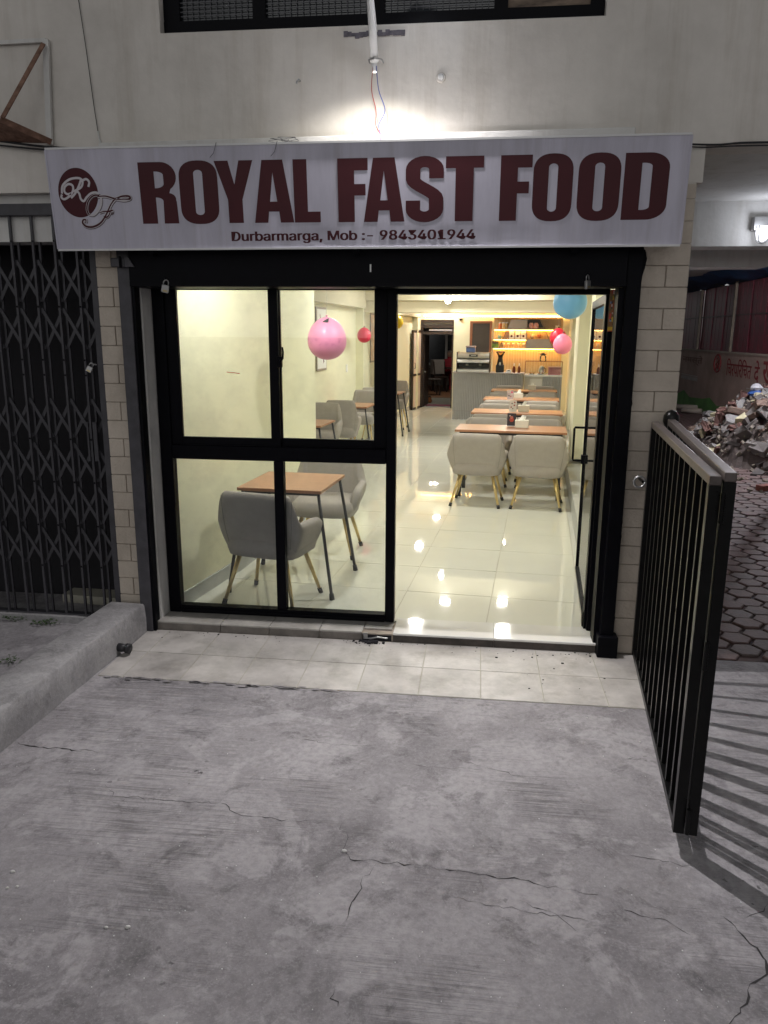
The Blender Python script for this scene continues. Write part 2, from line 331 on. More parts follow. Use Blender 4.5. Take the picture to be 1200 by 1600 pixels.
for k, (x, y, s) in enumerate([(538, 1331, .014), (200, 1450, .014), (20, 1363, .012), (12, 1388, .009), (27, 1386, .009), (984, 1185, .010), (876, 1140, .007), (917, 1122, .007), (1000, 1160, .008), (166, 1450, .01)]):
    p = onz(x, y, -.005); r = random.Random(k); mb = MB()
    mb.lathe([(s*.5, 0), (s*.62, s*.2), (s*.5, s*.5), (s*.2, s*.68)], 7, sx=1+.4*r.random(), sy=.8)
    tag(mb.build('pebble', M['plaster_w'], None, True, p), 'small pale cement crumb on the grey slab, %s' % ['in the long crack', 'left of centre near the front', 'topmost by the left edge', 'lowest left by the edge', 'middle of three by the left edge', 'near the gate foot', 'below the porch tiles', 'just off the porch tile edge', 'beside the gate bars', 'beside a larger crumb at left'][k], 'pebble', 'cement crumbs on the slab')
# glints: tiny sand grains catching the lamp
gr = MB(); rr = random.Random(3)
for _ in range(110):
    p = onz(rr.uniform(0, 1180), 1150+450*rr.random()**.8, -.005); s = rr.uniform(.0008, .0018)
    gr.box(p.x-s, p.x+s, p.y-s, p.y+s, p.z, p.z+s*1.3)
tag(gr.build('sand_grains', M['white']), 'pale sand grains scattered over the concrete slab', 'sand', kind='stuff')
# porch apron tiles, two rows of 0.325 m
apron = struct(MB().box(-2.03, .985, 3.712, 4.40, -.05, -.003).build('porch_apron', M['grout']))
vari = [mat('porch_tile_%d' % k, (.34*f, .32*f, .30*f), .40, var=.3, scale=4.5, bump=.10, bscale=25, col2=(.56*f, .53*f, .50*f)) for k, f in enumerate((1.0, .93, 1.07))]
for m_ in vari: weather(m_, .35, (3, 3, 3))
def chipped_tile(x0, x1, y0, y1, z, m, parent, name='tile', th=.01, g=.002): return MB().box(x0+g, x1-g, y0+g, y1-g, z-th, z, c=.0012).build(name, m, parent)
for j, (ya, yb) in enumerate(((3.712, 4.055), (4.055, 4.398))):
    xs = [-2.03, -1.888]+[-1.888+.3265*i for i in range(1, 9)]+[.985]
    for i in range(len(xs)-1):
        if xs[i+1]-xs[i] < .03: continue
        t = chipped_tile(xs[i], xs[i+1], ya, yb, random.uniform(-.0006, .0008), vari[random.randrange(3)], apron)
# grime and cement smear along the porch edge
smear = MB(); rs = random.Random(5)
for k in range(60):
    x = -2.0+1.35*rs.random(); y = 3.70+rs.gauss(0, .008); s = rs.uniform(.006, .03)
    n = 7; smear.add([(x+s*cos(2*pi*i/n)*rs.uniform(.6, 1.3), y+s*.35*sin(2*pi*i/n)*rs.uniform(.6, 1.2), .0018) for i in range(n)], [tuple(range(n))])
tag(smear.build('cement_smear', MATS['slab_concrete']), 'smeared cement along the front edge of the porch tiles', 'cement', kind='stuff')
dirt = MB()
for k in range(150):
    if k < 90: x, y = rs.uniform(-1.95, .95), 4.385-abs(rs.gauss(0, .05))
    elif k < 130: x, y = -.62+rs.gauss(0, .06), 4.375-abs(rs.gauss(0, .02))
    else: x, y = rs.uniform(.3, .95), rs.uniform(3.72, 4.35)
    s = abs(rs.gauss(.0015, .0022))+.0008; dirt.box(x-s, x+s, y-s*.7, y+s*.7, .0008, .0008+s*.5)
tag(dirt.build('dirt_specks', mat('dark_dirt', (.03, .026, .024), .95)), 'dark dirt specks along the foot of the shop step', 'dirt', kind='stuff')
# low concrete kerb wall on the left
kw = MB(); A, B = Vector((-2.035, 4.36, 0)), Vector((-2.12, 2.2, 0))
ys = [4.36-2.4*i/16 for i in range(17)]; rk = random.Random(11); vs = []; 
for i, y in enumerate(ys):
    t = (4.36-y)/2.16; xi = -2.03-.075*t; xo = xi-.235; zt = .185+rk.gauss(0, .0018); j = lambda: rk.gauss(0, .0025)
    vs += [(xi+j(), y, -.05), (xi+j(), y, zt*.5), (xi-.004+j(), y, zt-.010), (xi-.014, y, zt), (xo+.014, y, zt+.004), (xo+j(), y, zt-.012), (xo, y, -.05)]
m7 = 7; fs = [(i*m7+k, i*m7+k+1, (i+1)*m7+k+1, (i+1)*m7+k) for i in range(16) for k in range(6)]+[tuple(range(7)), tuple(reversed(range(16*7, 17*7)))]
kerb = tag(kw.add(vs, fs).build('kerb_wall', MATS['kerb_concrete']), 'low grey cement kerb wall at left of the porch', 'kerb'); autosmooth(kerb, 50)
stub = thing('drain_pipe', 'short black pipe stub poking out of the grey kerb wall', 'pipe', (0, 0, 0))
ps = onz(208, 1012, .045); MB().tube([(-2.06, ps.y, .045), (-1.985, ps.y-.01, .043)], .024, 14).build('pipe', M['wirebk'], stub, True); MB().tube([(-1.988, ps.y-.0095, .043), (-1.968, ps.y-.0125, .0425)], .030, 14).build('collar', M['wirebk'], stub, True)
# threshold of the neighbouring shop, moss and weeds
th = tag(MB().box(-4.6, -2.27, 4.43, 4.62, -.05, .045, c=.006).build('threshold_step', MATS['kerb_concrete']), 'mossy low concrete step under the collapsible gate', 'step')
def weed(px, py, n, label, seed):
    r = random.Random(seed); p = onz(px, py, 0); t = thing('weed', label, 'weed', (p.x, p.y, -.004), 0, 'weeds by the collapsible gate')
    st = MB()
    for k in range(3): a = r.uniform(0, 6.28); st.tube([(0, 0, 0), (.02*cos(a), .02*sin(a), .02), (.05*cos(a), .05*sin(a), .03)], .0012, 5)
    st.build('stem', M['moss'], t)
    lf = MB()
    for k in range(n):
        a = r.uniform(0, 6.28); d = r.uniform(.0, .075); c = Vector((d*cos(a)*1.3, d*sin(a)*.6, r.uniform(.004, .035))); s = r.uniform(.006, .013); b = r.uniform(0, 6.28)
        dx = Vector((cos(b), sin(b), r.uniform(-.3, .5)))*s; dy = Vector((-sin(b), cos(b), r.uniform(-.3, .3)))*s*.7
        lf.add([c-dx, c-dx*.2+dy, c+dx, c-dx*.2-dy], [(0, 1, 2, 3)])
    lf.build('leaves', M['moss'], t); return t
weed(25, 967, 160, 'low green weed clump in the paving joint under the collapsible gate', 1); weed(70, 975, 60, 'thin trailing weed right of the larger weed clump', 2); weed(18, 1035, 30, 'tiny weed sprouting from the crack beside the kerb', 3)
# ---- hexagonal pavers in the side passage
R_HEX = .105; hexes = []; dx, dy = R_HEX*1.5, R_HEX*math.sqrt(3)
passage = struct(MB().box(1.10, 14, 4.405, 30, -.055, -.02).build('side_passage', M['soil']))
for i in range(0, 40):
    for j in range(0, 120):
        x, y = 1.2+i*dx, 4.50+j*dy+(dy/2 if i % 2 else 0)
        if y > 24 or x > 6: continue
        px, py = proj((x, y, 0)); 
        if px < 1040 or px > 1290 or py < 600: continue
        hexes.append((math.hypot(x, y), x, y, px))
hexes.sort(key=lambda h: (0 if h[3] < 1215 else 1, h[0]))
def hexmesh(k):
    r = random.Random(k); mb = MB(); a0 = [pi/3*q for q in range(6)]; j = [r.uniform(.93, 1.0) for _ in a0]
    lo = [(R_HEX*.93*jj*cos(a), R_HEX*.93*jj*sin(a), -.03) for a, jj in zip(a0, j)]; hi = [(R_HEX*.93*jj*cos(a), R_HEX*.93*jj*sin(a), -.006) for a, jj in zip(a0, j)]; tp = [(R_HEX*.86*jj*cos(a), R_HEX*.86*jj*sin(a), 0) for a, jj in zip(a0, j)]
    mb.add(lo+hi+tp, [(q, (q+1) % 6, 6+(q+1) % 6, 6+q) for q in range(6)]+[(6+q, 6+(q+1) % 6, 12+(q+1) % 6, 12+q) for q in range(6)]+[tuple(range(12, 18))]); return mb
hm = [hexmesh(k).mesh('paver', M['paver'] if k % 3 else M['paver2']) for k in range(6)]
for k, (d, x, y, px) in enumerate(hexes[:300]):
    o = put('paver', hm[k*7 % 6], passage, (x, y, -.004+random.gauss(0, .003)), pi/3*(k % 6)); o.rotation_euler.x = random.gauss(0, .01); o.rotation_euler.y = random.gauss(0, .01)
rest = MB(); 
for k, (d, x, y, px) in enumerate(hexes[300:]):
    hb = hexmesh(k % 6); rest.add([(a+x, b+y, c-.004) for a, b, c in hb.v], hb.f)
if rest.v: rest.build('paver_field', M['paver'], passage)['kind'] = 'stuff'

# ================================================================== BUILDING FRONT
bld = thing('shop_building', 'cream plastered shop building with block pillars and a lit cafe inside', 'building')
YW = 4.42                                             # street face of the wall
# upper storey wall with a window opening
WX0, WX1, WZ0, WZ1 = -1.755, .577, 3.41, 4.6
uw = MB()
uw.box(-6.5, WX0, YW, YW+.23, 2.62, 5.2).box(WX1, 7.0, YW, YW+.23, 2.80, 5.2).box(WX0, WX1, YW, YW+.23, 2.62, WZ0).box(WX0, WX1, YW, YW+.23, WZ1, 5.2).box(WX1, 1.12, YW, YW+.23, 2.62, 2.80)
uw.build('upper_wall', M['plaster'], bld)
MB().box(-6.5, -2.20, YW+.06, YW+.23, 2.36, 2.62).build('lintel_wall', M['plaster_w'], bld)
MB().box(-2.20, 1.09, YW+.002, YW+.2, 2.30, 2.62).build('door_lintel', M['plaster'], bld)
# block pillars, each block its own piece
def pillar(x0, x1, seed, first):
    p = MB().box(x0+.004, x1-.004, YW+.008, YW+.26, -.05, 2.619).build('pillar', M['mortar'], bld); r = random.Random(seed); z = .0; k = first; h = .1105
    while z < 2.6:
        zt = min(z+h, 2.615); xs = [x0, x1] if k % 2 else [x0, x0+(x1-x0)*(.52+.04*r.random()), x1]
        for a, b in zip(xs, xs[1:]):
            g = .0024; o = MB().box(a+(g if a > x0 else 0), b-(g if b < x1 else 0), YW-.004-.003*r.random(), YW+.30 if b == x1 and x0 > 0 else YW+.05, z+g*.6, zt-g*.6, c=.003).build('block', M['brick'], p)
        z = zt; k += 1
    return p
pillar(-2.215, -2.045, 3, 0); pillar(.835, 1.092, 4, 1)
MB().box(-2.05, -1.99, YW+.004, YW+.25, 0, 2.3).build('jamb', M['plaster_w'], bld)
MB().box(-2.04, -1.965, YW+.03, YW+.3, .0, 2.3).build('reveal', M['plaster_w'], bld)
# side passage soffit and beams
MB().box(1.12, 8.0, YW+.23, 9.2, 2.80, 2.95).build('soffit', M['plaster_w'], bld)
MB().box(1.09, 8.0, 6.2, 6.45, 2.49, 2.80).build('passage_beam', M['plaster_w'], bld)
MB().box(1.45, 2.36, 7.0, 7.3, 2.41, 2.80).build('passage_beam', M['plaster_w'], bld)
MB().box(1.3, 1.42, 7.3, 9.4, 2.3, 2.8).build('passage_beam', M['plaster_w'], bld)
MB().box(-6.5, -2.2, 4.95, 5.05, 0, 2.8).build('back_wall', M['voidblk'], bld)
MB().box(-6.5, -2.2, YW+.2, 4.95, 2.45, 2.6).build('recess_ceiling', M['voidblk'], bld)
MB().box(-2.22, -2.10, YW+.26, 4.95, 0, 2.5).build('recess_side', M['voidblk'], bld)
MB().box(-7, 7, 4.66, 22, 3.2, 3.3).build('floor_slab', M['plaster_w'], bld)
# relief cross above the collapsible gate
for a, b, c, d in ((0, 12, 268, 276), (14, 22, 262, 300), (0, 14, 283, 291), (24, 33, 275, 300), (0, 33, 300, 303)):
    p, q = ony(a, d, YW+.058), ony(b, c, YW+.058); MB().box(p.x, q.x, YW+.05, YW+.062, p.z, q.z, c=.003).build('relief_block', M['plaster_w'], bld)
# ---- upper window
win = MB(); yw = YW+.06
for x0, x1 in ((WX0, WX0+.09), (-1.26, -1.19), (-.62, -.55), (.02, .09), (WX1-.07, WX1)): win.box(x0, x1, yw, yw+.05, WZ0, WZ1)
win.box(WX0, WX1, yw-.003, yw+.045, WZ0, WZ0+.075); wf = win.build('window', M['black'], bld)
for i, (x0, x1) in enumerate(((WX0+.09, -1.26), (-1.19, -.62), (-.55, .02), (.09, WX1-.07))):
    MB().box(x0, x1, yw+.03, yw+.036, WZ0+.075, WZ1).build('pane', M['nightglass'] if i < 3 else mat('stained_board', (.07, .045, .03), .6, var=.7, scale=9, stretch=(.7, 1, 3), col2=(.33, .24, .17)), wf)
    if i < 3:
        g = MB(); x = x0+.03
        while x < x1-.02: g.box(x, x+.0035, yw+.018, yw+.022, WZ0+.09, WZ1); x += .034
        z = WZ0+.10
        while z < WZ1: g.box(x0, x1, yw+.012, yw+.0165, z, z+.0035); z += .022
        g.build('screen_mesh', mat('screen_wire', (.09, .09, .10), .5, metal=.3), wf)
MB().box(WX0, WX1, YW+.20, YW+.22, WZ0, WZ1).build('blind', M['dimwall'], wf)
# ledge behind the sign
lg = MB().box(-2.09, .765, YW-.09, YW-.002, 2.70, 2.868, c=.004).build('ledge', M['plaster_w'], bld); lg.rotation_euler.y = -.006
# ---- interior shell (room axes: local x = across, y = deeper)
def inner(name, m, u0, u1, v0, v1, z0, z1, c=0.): return MB().box(u0, u1, v0, v1, z0, z1, c=c).build(name, m, bld, loc=P(0, 0, 0), rz=RZI)
CZL = 2.75
def footprint(name, m, pts, z0, z1): n = len(pts); return MB().add([(a, b, z0) for a, b in pts]+[(a, b, z1) for a, b in pts], [tuple(reversed(range(n))), tuple(range(n, 2*n))]+[(i, (i+1) % n, n+(i+1) % n, n+i) for i in range(n)]).build(name, m, bld, loc=P(0, 0, 0), rz=RZI)
footprint('inner_wall', M['cream'], [(-1.66, -.06), (-1.462, -.06), (-1.40, .8), (-1.38, 2.82), (-1.66, 2.82)], FZ, CZL)
footprint('skirting', M['grey'], [(-1.47, -.055), (-1.448, -.055), (-1.386, .8), (-1.366, 2.815), (-1.40, 2.815), (-1.41, .8)], FZ, FZ+.10)
inner('inner_wall', M['cream'], -2.45, -1.38, 2.80, 2.88, FZ, CZL)
inner('inner_wall', M['cream'], -2.40, -2.25, 2.86, 14.62, FZ, CZL)
inner('pilaster', M['cream'], -2.255, -2.12, 8.25, 8.75, FZ, CZL)
inner('pilaster', M['cream'], -2.255, -2.12, 14.05, 14.5, FZ, CZL)
inner('skirting', M['grey'], -2.256, -2.235, 2.9, 14.4, FZ, FZ+.10)
inner('inner_wall', M['cream'], 1.42, 1.55, .05, 14.62, FZ, CZL)
inner('pilaster', M['cream'], 1.24, 1.43, 5.4, 6.4, .30, CZL); inner('pilaster', M['cream'], 1.30, 1.43, 3.55, 4.15, .10, CZL); inner('pilaster', M['cream'], 1.29, 1.43, 9.0, 9.6, FZ, CZL)
inner('plinth', M['grey'], 1.19, 1.425, 1.5, 11.6, FZ, .255, c=.005)
inner('ceiling', M['ceilm'], -2.46, 1.56, .0, 14.62, CZL, CZL+.12)
inner('ceiling_beam', M['ceilm'], -2.25, 1.42, 8.3, 8.72, 2.185, 2.372); inner('ceiling_beam', M['ceilm'], -2.25, 1.42, 8.22, 8.80, 2.374, CZL+.002)
inner('ceiling_beam', M['ceilm'], -2.25, -2.08, 2.9, 8.3, 2.25, CZL+.002); inner('ceiling_beam', M['ceilm'], -2.25, -2.10, 8.72, 14.4, 2.23, CZL+.002)
inner('side_wall', M['plaster_w'], 1.552, 1.57, .75, 14.7, 0, 2.82)
# back wall with a doorway
DL, DR = -2.11, -1.31
inner('inner_wall', M['cream'], -2.40, DL, 14.5, 14.64, FZ, CZL); inner('inner_wall', M['cream'], DR, 1.50, 14.5, 14.64, FZ, CZL); inner('inner_wall', M['cream'], DL, DR, 14.5, 14.64, 2.18, CZL)
# shop front inner returns
MB().box(.80, 1.075, 4.72, 4.80, 0, 2.6).build('inner_return', M['cream'], bld)
MB().box(-2.05, 1.07, 4.70, 4.82, 2.12, 2.9).build('inner_return', M['cream'], bld)
# floor with gloss tiles
flo = struct(MB().box(-2.4, 1.5, .02, 14.6, -.05, FZ-.002).build('floor', M['grout'], loc=P(0, 0, 0), rz=RZI))
ftm = MB().box(-.2975, .2975, -.2975, .2975, -.008, 0, c=.0008).mesh('tile', M['ftile'])
for i in range(-4, 3):
    for j in range(0, 24):
        u, v = .25+.6*i, .31+.6*j
        if u < -2.3 or u > 1.5 or (v < 2.9 and u < -1.75): continue
        o = put('tile', ftm, flo, (u, v, FZ)); o.rotation_euler.x = random.gauss(0, .0012); o.rotation_euler.y = random.gauss(0, .0012)
# shop step: tiled riser, sill and threshold
step = struct(MB().box(-1.99, .80, 4.412, 4.64, -.05, .043).build('shop_step', M['mortar']))
for a, b in ((-1.985, -1.56), (-1.56, -1.245), (-1.245, -.925), (-.925, -.655)):
    chipped_tile(a, b, 4.402, 4.62, .055, M['ptile'], step); MB().box(a+.002, b-.002, 4.400, 4.412, .001, .0445, c=.001).build('riser_tile', M['riser'], step)
chipped_tile(-.655, -.475, 4.47, 4.62, .055, M['ptile'], step)
for a, b in ((-.465, .15), (.15, .765)):
    MB().box(a+.001, b-.001, 4.398, 4.66, .044, .058, c=.002).build('tile', M['threshold'], step); MB().box(a+.001, b-.001, 4.400, 4.411, .001, .044, c=.001).build('riser_tile', M['riser2'], step)
# broken notch with the shutter latch strap
MB().box(-.655, -.475, 4.408, 4.470, -.002, .036).build('latch_hole', M['voidblk'], step)
st = MB(); st.tube([(-.648, 4.404, .045), (-.640, 4.402, .012), (-.60, 4.400, .016), (-.56, 4.400, .026), (-.50, 4.402, .020)], .0045, 6); st.box(-.648, -.622, 4.402, 4.408, .008, .05); st.build('latch_strap', M['padlock'], step)
rub = MB()
for k in range(40): x, y, s = -.60+random.gauss(0, .045), 4.385-abs(random.gauss(0, .015)), abs(random.gauss(.004, .003))+.002; rub.box(x-s, x+s, y-s, y+s, 0, s)
tag(rub.build('broken_mortar', M['voidblk']), 'crumbled dark mortar below the broken latch hole', 'rubble', kind='stuff')

# ================================================================== SHUTTER FRAME
sf = thing('shutter_frame', 'black steel roller shutter rails and head box around the shop opening', 'shutter')
YF = 4.36
box('rail', M['gatepaint'], sf, -2.062, -1.988, YF, YF+.012, 0, 2.33, c=.003); box('rail_side', M['black'], sf, -2.052, -1.972, YF+.012, YW+.02, 0, 2.30)
box('rail', M['black'], sf, .765, .842, YF, YW+.06, .05, 2.30, c=.003); 
box('rail_inner', M['black'], sf, .735, .772, YF+.05, YW+.10, .055, 2.30)
box('rail_base', M['black'], sf, .75, .865, YF-.035, YW-.002, 0, .13, c=.004)
hb = box('head_box', M['black'], sf, -1.985, .764, YF-.02, 4.56, 2.098, 2.34, c=.006)
box('head_lip', M['blacksat'], sf, -1.98, .76, YF-.026, YF-.02, 2.101, 2.125)
MB().box(-2.085, -2.0, YF-.03, YF-.002, 2.205, 2.255, c=.004).build('bracket', M['gatepaint'], sf); MB().prism([(-2.0, 2.205), (-1.945, 2.205), (-1.975, 2.255), (-2.0, 2.255)], YF-.032, YF-.006).build('bracket', M['gatepaint'], sf); MB().tube([(-2.022, YF-.04, 2.20), (-2.022, YF-.04, 2.262)], .007, 8).build('hinge_pin', M['black'], sf)
rg = MB(); rb = random.Random(9)                      # ragged overpaint at the pillar edge
poly = [(.836, 2.30)]+[(.846+abs(rb.gauss(0, .004))+.024*math.exp(-((z-2.24)/.05)**2), z) for z in [2.29-.045*i for i in range(50)]]+[(.836, .06)]
rg.prism(poly, YW-.0085, YW-.004).build('overpaint', M['black'], sf)
def padlock(loc, label, rz=0., s=1., tilt=0.):
    t = thing('padlock', label, 'padlock', loc, rz, 'steel padlocks'); t.rotation_euler.y = tilt
    MB().box(-.021*s, .021*s, -.009*s, .009*s, -.045*s, 0, c=.003*s).build('body', M['padlock'], t)
    MB().tube([(-.014*s, 0, -.002), (-.014*s, 0, .016*s), (-.009*s, 0, .026*s), (0, 0, .030*s), (.009*s, 0, .026*s), (.014*s, 0, .016*s), (.014*s, 0, -.002)], .0032*s, 8).build('shackle', M['padlock'], t, True)
    MB().box(-.013*s, .013*s, -.0092*s-.0006, -.009*s, -.040*s, -.030*s).build('badge', M['brass'], t)
p = ony(259, 447, YF-.035); padlock((p.x, p.y, p.z+.006), 'steel padlock hanging from the shutter head at upper left', .5, .95, .2)
p = ony(918, 440, YF-.035); padlock((p.x, p.y, p.z+.006), 'steel padlock hanging from the shutter head above the blue balloon', .9, .95, -.1)
for x, y in ((259, 436), (918, 428)):
    q = ony(x, y, YF-.024); MB().tube([(q.x-.008, YF-.022, q.z+.004), (q.x-.006, YF-.038, q.z), (q.x+.006, YF-.038, q.z), (q.x+.008, YF-.022, q.z+.004)], .003, 6).build('hasp', M['black'], sf)
p = ony(579, 419, YF-.026); MB().box(p.x-.004, p.x+.004, YF-.029, YF-.0255, p.z-.02, p.z+.02).build('latch_slot', M['paper'], sf)
# ================================================================== SHOPFRONT WINDOW
wd = thing('shopfront_window', 'black aluminium shopfront window with four panes left of the open door', 'window')
Y0, Y1 = 4.575, 4.645
def fr(x0, x1, z0, z1, ya=Y0, yb=Y1, nm='frame', m=None): return box(nm, m or M['blacksat'], wd, x0, x1, ya, yb, z0, z1, c=.004)
fr(-1.96, -1.884, .056, 2.13); fr(-.536, -.478, .058, 2.13); fr(-1.884, -.536, .056, .105, nm='bottom_rail'); fr(-1.884, -.536, 1.075, 1.165, nm='transom'); fr(-1.237, -1.176, .105, 1.075, Y0+.006, Y1-.006, 'mullion')
fr(-1.884, -.536, 2.10, 2.16, nm='head_rail')
box('glazing_bead', M['black'], wd, -1.884, -.536, Y0-.012, Y0, .072, .086)
# two sliding sashes
sa = box('sash', M['blacksat'], wd, -1.884, -1.813, Y0+.012, Y0+.04, 1.165, 2.10, c=.003); 
for a, b, c, d in ((-1.248, -1.19, 1.165, 2.10), (-1.813, -1.248, 1.165, 1.214), (-1.813, -1.248, 2.094, 2.10)): box('sash_rail', M['blacksat'], sa, a, b, Y0+.012, Y0+.04, c, d)
sb = box('sash', M['blacksat'], wd, -.616, -.536, Y0+.042, Y0+.066, 1.165, 2.10, c=.003)
for a, b, c, d in ((-1.205, -1.184, 1.165, 2.10), (-1.184, -.616, 1.165, 1.214), (-1.184, -.616, 2.094, 2.10)): box('sash_rail', M['blacksat'], sb, a, b, Y0+.042, Y0+.066, c, d)
for par, a, b, c, d, y in ((sa, -1.813, -1.248, 1.214, 2.094, Y0+.026), (sb, -1.184, -.616, 1.214, 2.094, Y0+.054), (wd, -1.884, -1.237, .105, 1.075, Y0+.035), (wd, -1.176, -.536, .105, 1.075, Y0+.035)): box('pane', GLASS, par, a, b, y, y+.005, c, d)
p = ony(438, 565, Y0); hd = MB().box(p.x-.02, p.x+.012, Y0-.018, Y0+.012, p.z-.035, p.z+.03, c=.004); hd.tube([(p.x+.005, Y0-.02, p.z+.0), (p.x+.022, Y0-.03, p.z+.02), (p.x+.026, Y0-.032, p.z+.055), (p.x+.022, Y0-.03, p.z+.085)], [.007, .007, .006, .005], 8); hd.build('latch_handle', M['black'], wd)
for x, y in ((359, 582), (369, 583)):
    p = ony(x, y, Y0+.02); o = MB().box(-.021, .021, -.0008, .0008, -.0022, .0022).build('tape_mark', mat('orange_tape', (.75, .16, .07), .6), sa, loc=(p.x, Y0+.0245, p.z)); o.rotation_euler.y = .12
# ================================================================== GLASS DOOR (open inward)
gd = thing('glass_door', 'black framed glass door standing open into the cafe', 'door', P(1.17, .15, FZ+.004), RZI)
LW, LH = 1.30, 2.02
box('stile', M['blacksat'], gd, -.02, .02, 0, .075, .0, LH, c=.003); box('stile', M['blacksat'], gd, -.015, .015, LW-.035, LW, .0, LH, c=.003)
box('rail', M['blacksat'], gd, -.018, .018, .075, LW-.035, 0, .02); box('rail', M['blacksat'], gd, -.018, .018, .075, LW-.035, LH-.05, LH)
box('pane', glass_mat('door_glass', (.96, .975, .97), 1.6), gd, -.003, .003, .075, LW-.035, .02, LH-.05)
h = MB(); yh = LW-.05
for sx in (-1, 1): h.tube([(sx*.012, yh, .86), (sx*.085, yh, .86), (sx*.09, yh, .87), (sx*.09, yh, 1.10), (sx*.085, yh, 1.11), (sx*.012, yh, 1.11)], .0085, 8)
h.build('pull_handle', M['black'], gd); box('lock_case', M['black'], gd, -.028, .028, LW-.06, LW-.005, .835, .90, c=.003); box('floor_hinge', M['black'], gd, -.028, .028, .0, .09, -.0, .10, c=.004)
df = thing('door_frame', 'black door frame and pale reveal right of the shop entrance', 'door frame')
box('jamb', M['blacksat'], df, .722, .756, 4.60, 4.69, .057, 2.098, c=.003); box('reveal', M['plaster_w'], df, .760, .80, 4.46, 4.74, .045, 2.098); box('head', M['blacksat'], df, -.478, .722, 4.60, 4.69, 2.072, 2.12); box('jamb_strip', M['blacksat'], df, .708, .722, 4.635, 4.68, .057, 2.072)
# poster on the reveal
po = thing('poster', 'narrow colourful festival poster with yellow fringe in the door reveal', 'poster', (0, 0, 0))
p0, p1 = ony(949, 518, 4.58), ony(968, 452, 4.58)
pm = mat('poster_print', (.08, .16, .05), .4, var=.9, scale=26, col2=(.55, .12, .05)); box('sheet', pm, po, p0.x, p1.x, 4.578, 4.581, p0.z+.025, 2.095)
r = random.Random(4)
for k in range(34):
    x, z, s = r.uniform(p0.x+.006, p1.x-.006), r.uniform(p0.z+.05, 2.09), r.uniform(.004, .012)
    MB().box(x-s*.6, x+s*.6, 4.5765-.0001*k, 4.577-.0001*k, z-s, z+s).build('print_patch', mat('poster_c%d' % (k % 5), ((.65, .45, .05), (.2, .35, .5), (.6, .08, .05), (.6, .5, .45), (.05, .05, .06))[k % 5], .4, var=.3), po)
box('fringe', mat('poster_yellow', (.75, .5, .04), .5), po, p0.x, p1.x, 4.5775, 4.5815, p0.z+.006, p0.z+.026); box('fringe', mat('poster_red', (.5, .06, .03), .5), po, p0.x, p1.x, 4.5775, 4.5815, p0.z, p0.z+.006)
# ================================================================== SIGN
SW, SH, TILT = 3.312, .507, math.atan(.05/.505)
SO = Vector((-2.325, 4.215, 2.287)); SXA = Vector((1, 0, .0015)).normalized(); SZA = Vector((0, -sin(TILT), cos(TILT))); SNA = SXA.cross(SZA)
sign = thing('shop_sign', 'white vinyl shop sign lettered ROYAL FAST FOOD in maroon', 'sign', SO); sign.rotation_euler = (TILT, -.0015, 0)
def sg(x, y):                                         # photo pixel -> sign face coordinates (metres)
    d = ray(x, y); t = (SO-CAM).dot(SNA)/d.dot(SNA); q = CAM+d*t-SO; return q.dot(SXA), q.dot(SZA)
NX, NZ = 72, 12; vs = []; rv = random.Random(21)
for j in range(NZ+1):
    for i in range(NX+1):
        x, z = SW*i/NX, SH*j/NZ; e = min(i, NX-i, j, NZ-j)
        y = (.0014*abs(rv.gauss(0, 1)) if e == 1 and j in (1, NZ-1) else 0)
        vs.append((x, y, z))
fs = [(j*(NX+1)+i, j*(NX+1)+i+1, (j+1)*(NX+1)+i+1, (j+1)*(NX+1)+i) for j in range(NZ) for i in range(NX)]
MB().add(vs, fs).build('face', M['sign'], sign, True)
box('back_frame', M['signtrim'], sign, .004, SW-.004, .008, .085, .004, SH-.004)
for a, b, c, d in ((0, SW, -.006, .004), (0, SW, SH-.004, SH+.006)): box('edge_fold', M['signtrim'], sign, a, b, -.004, .09, c, d)
for a, b in ((-.005, .004), (SW-.004, SW+.005)): box('edge_fold', M['sign'], sign, a, b, -.003, .09, .004, SH-.004)
for x in (.5, 1.65, 2.8): MB().beam((x, .06, -.02), (x, .2, -.005), .03).build('support', M['black'], sign)
def flat(name, splines, m, parent, y, th=.0001):
    c = bpy.data.curves.new(name, 'CURVE'); c.dimensions = '2D'; c.fill_mode = 'BOTH'; c.extrude = th
    for pts in splines:
        s = c.splines.new('POLY'); s.points.add(len(pts)-1); s.use_cyclic_u = True
        for q, (a, b) in zip(s.points, pts): q.co = (a, b, 0, 1)
    return curve_to(name, c, m, parent, y)
def curve_to(name, c, m, parent, y, xf=None):
    o = bpy.data.objects.new(name, c); COL.objects.link(o); dg = bpy.context.evaluated_depsgraph_get(); dg.update(); me = bpy.data.meshes.new_from_object(o.evaluated_get(dg)); bpy.data.objects.remove(o)
    for v in me.vertices:
        q = xf(v.co) if xf else v.co; v.co = (q[0], y-q[2], q[1])
    me.flip_normals() if False else None
    me.materials.clear(); me.materials.append(m); return put(name, me, parent)
def arc(cx, cy, rx, ry, a0, a1, n=10): return [(cx+rx*cos(radians(a0+(a1-a0)*k/n)), cy+ry*sin(radians(a0+(a1-a0)*k/n))) for k in range(n+1)]
def sup(cx, cy, rx, ry, a0, a1, n=18):
    f = lambda q: math.copysign(abs(q)**.8, q)
    return [(cx+rx*f(cos(radians(a0+(a1-a0)*k/n))), cy+ry*f(sin(radians(a0+(a1-a0)*k/n)))) for k in range(n+1)]
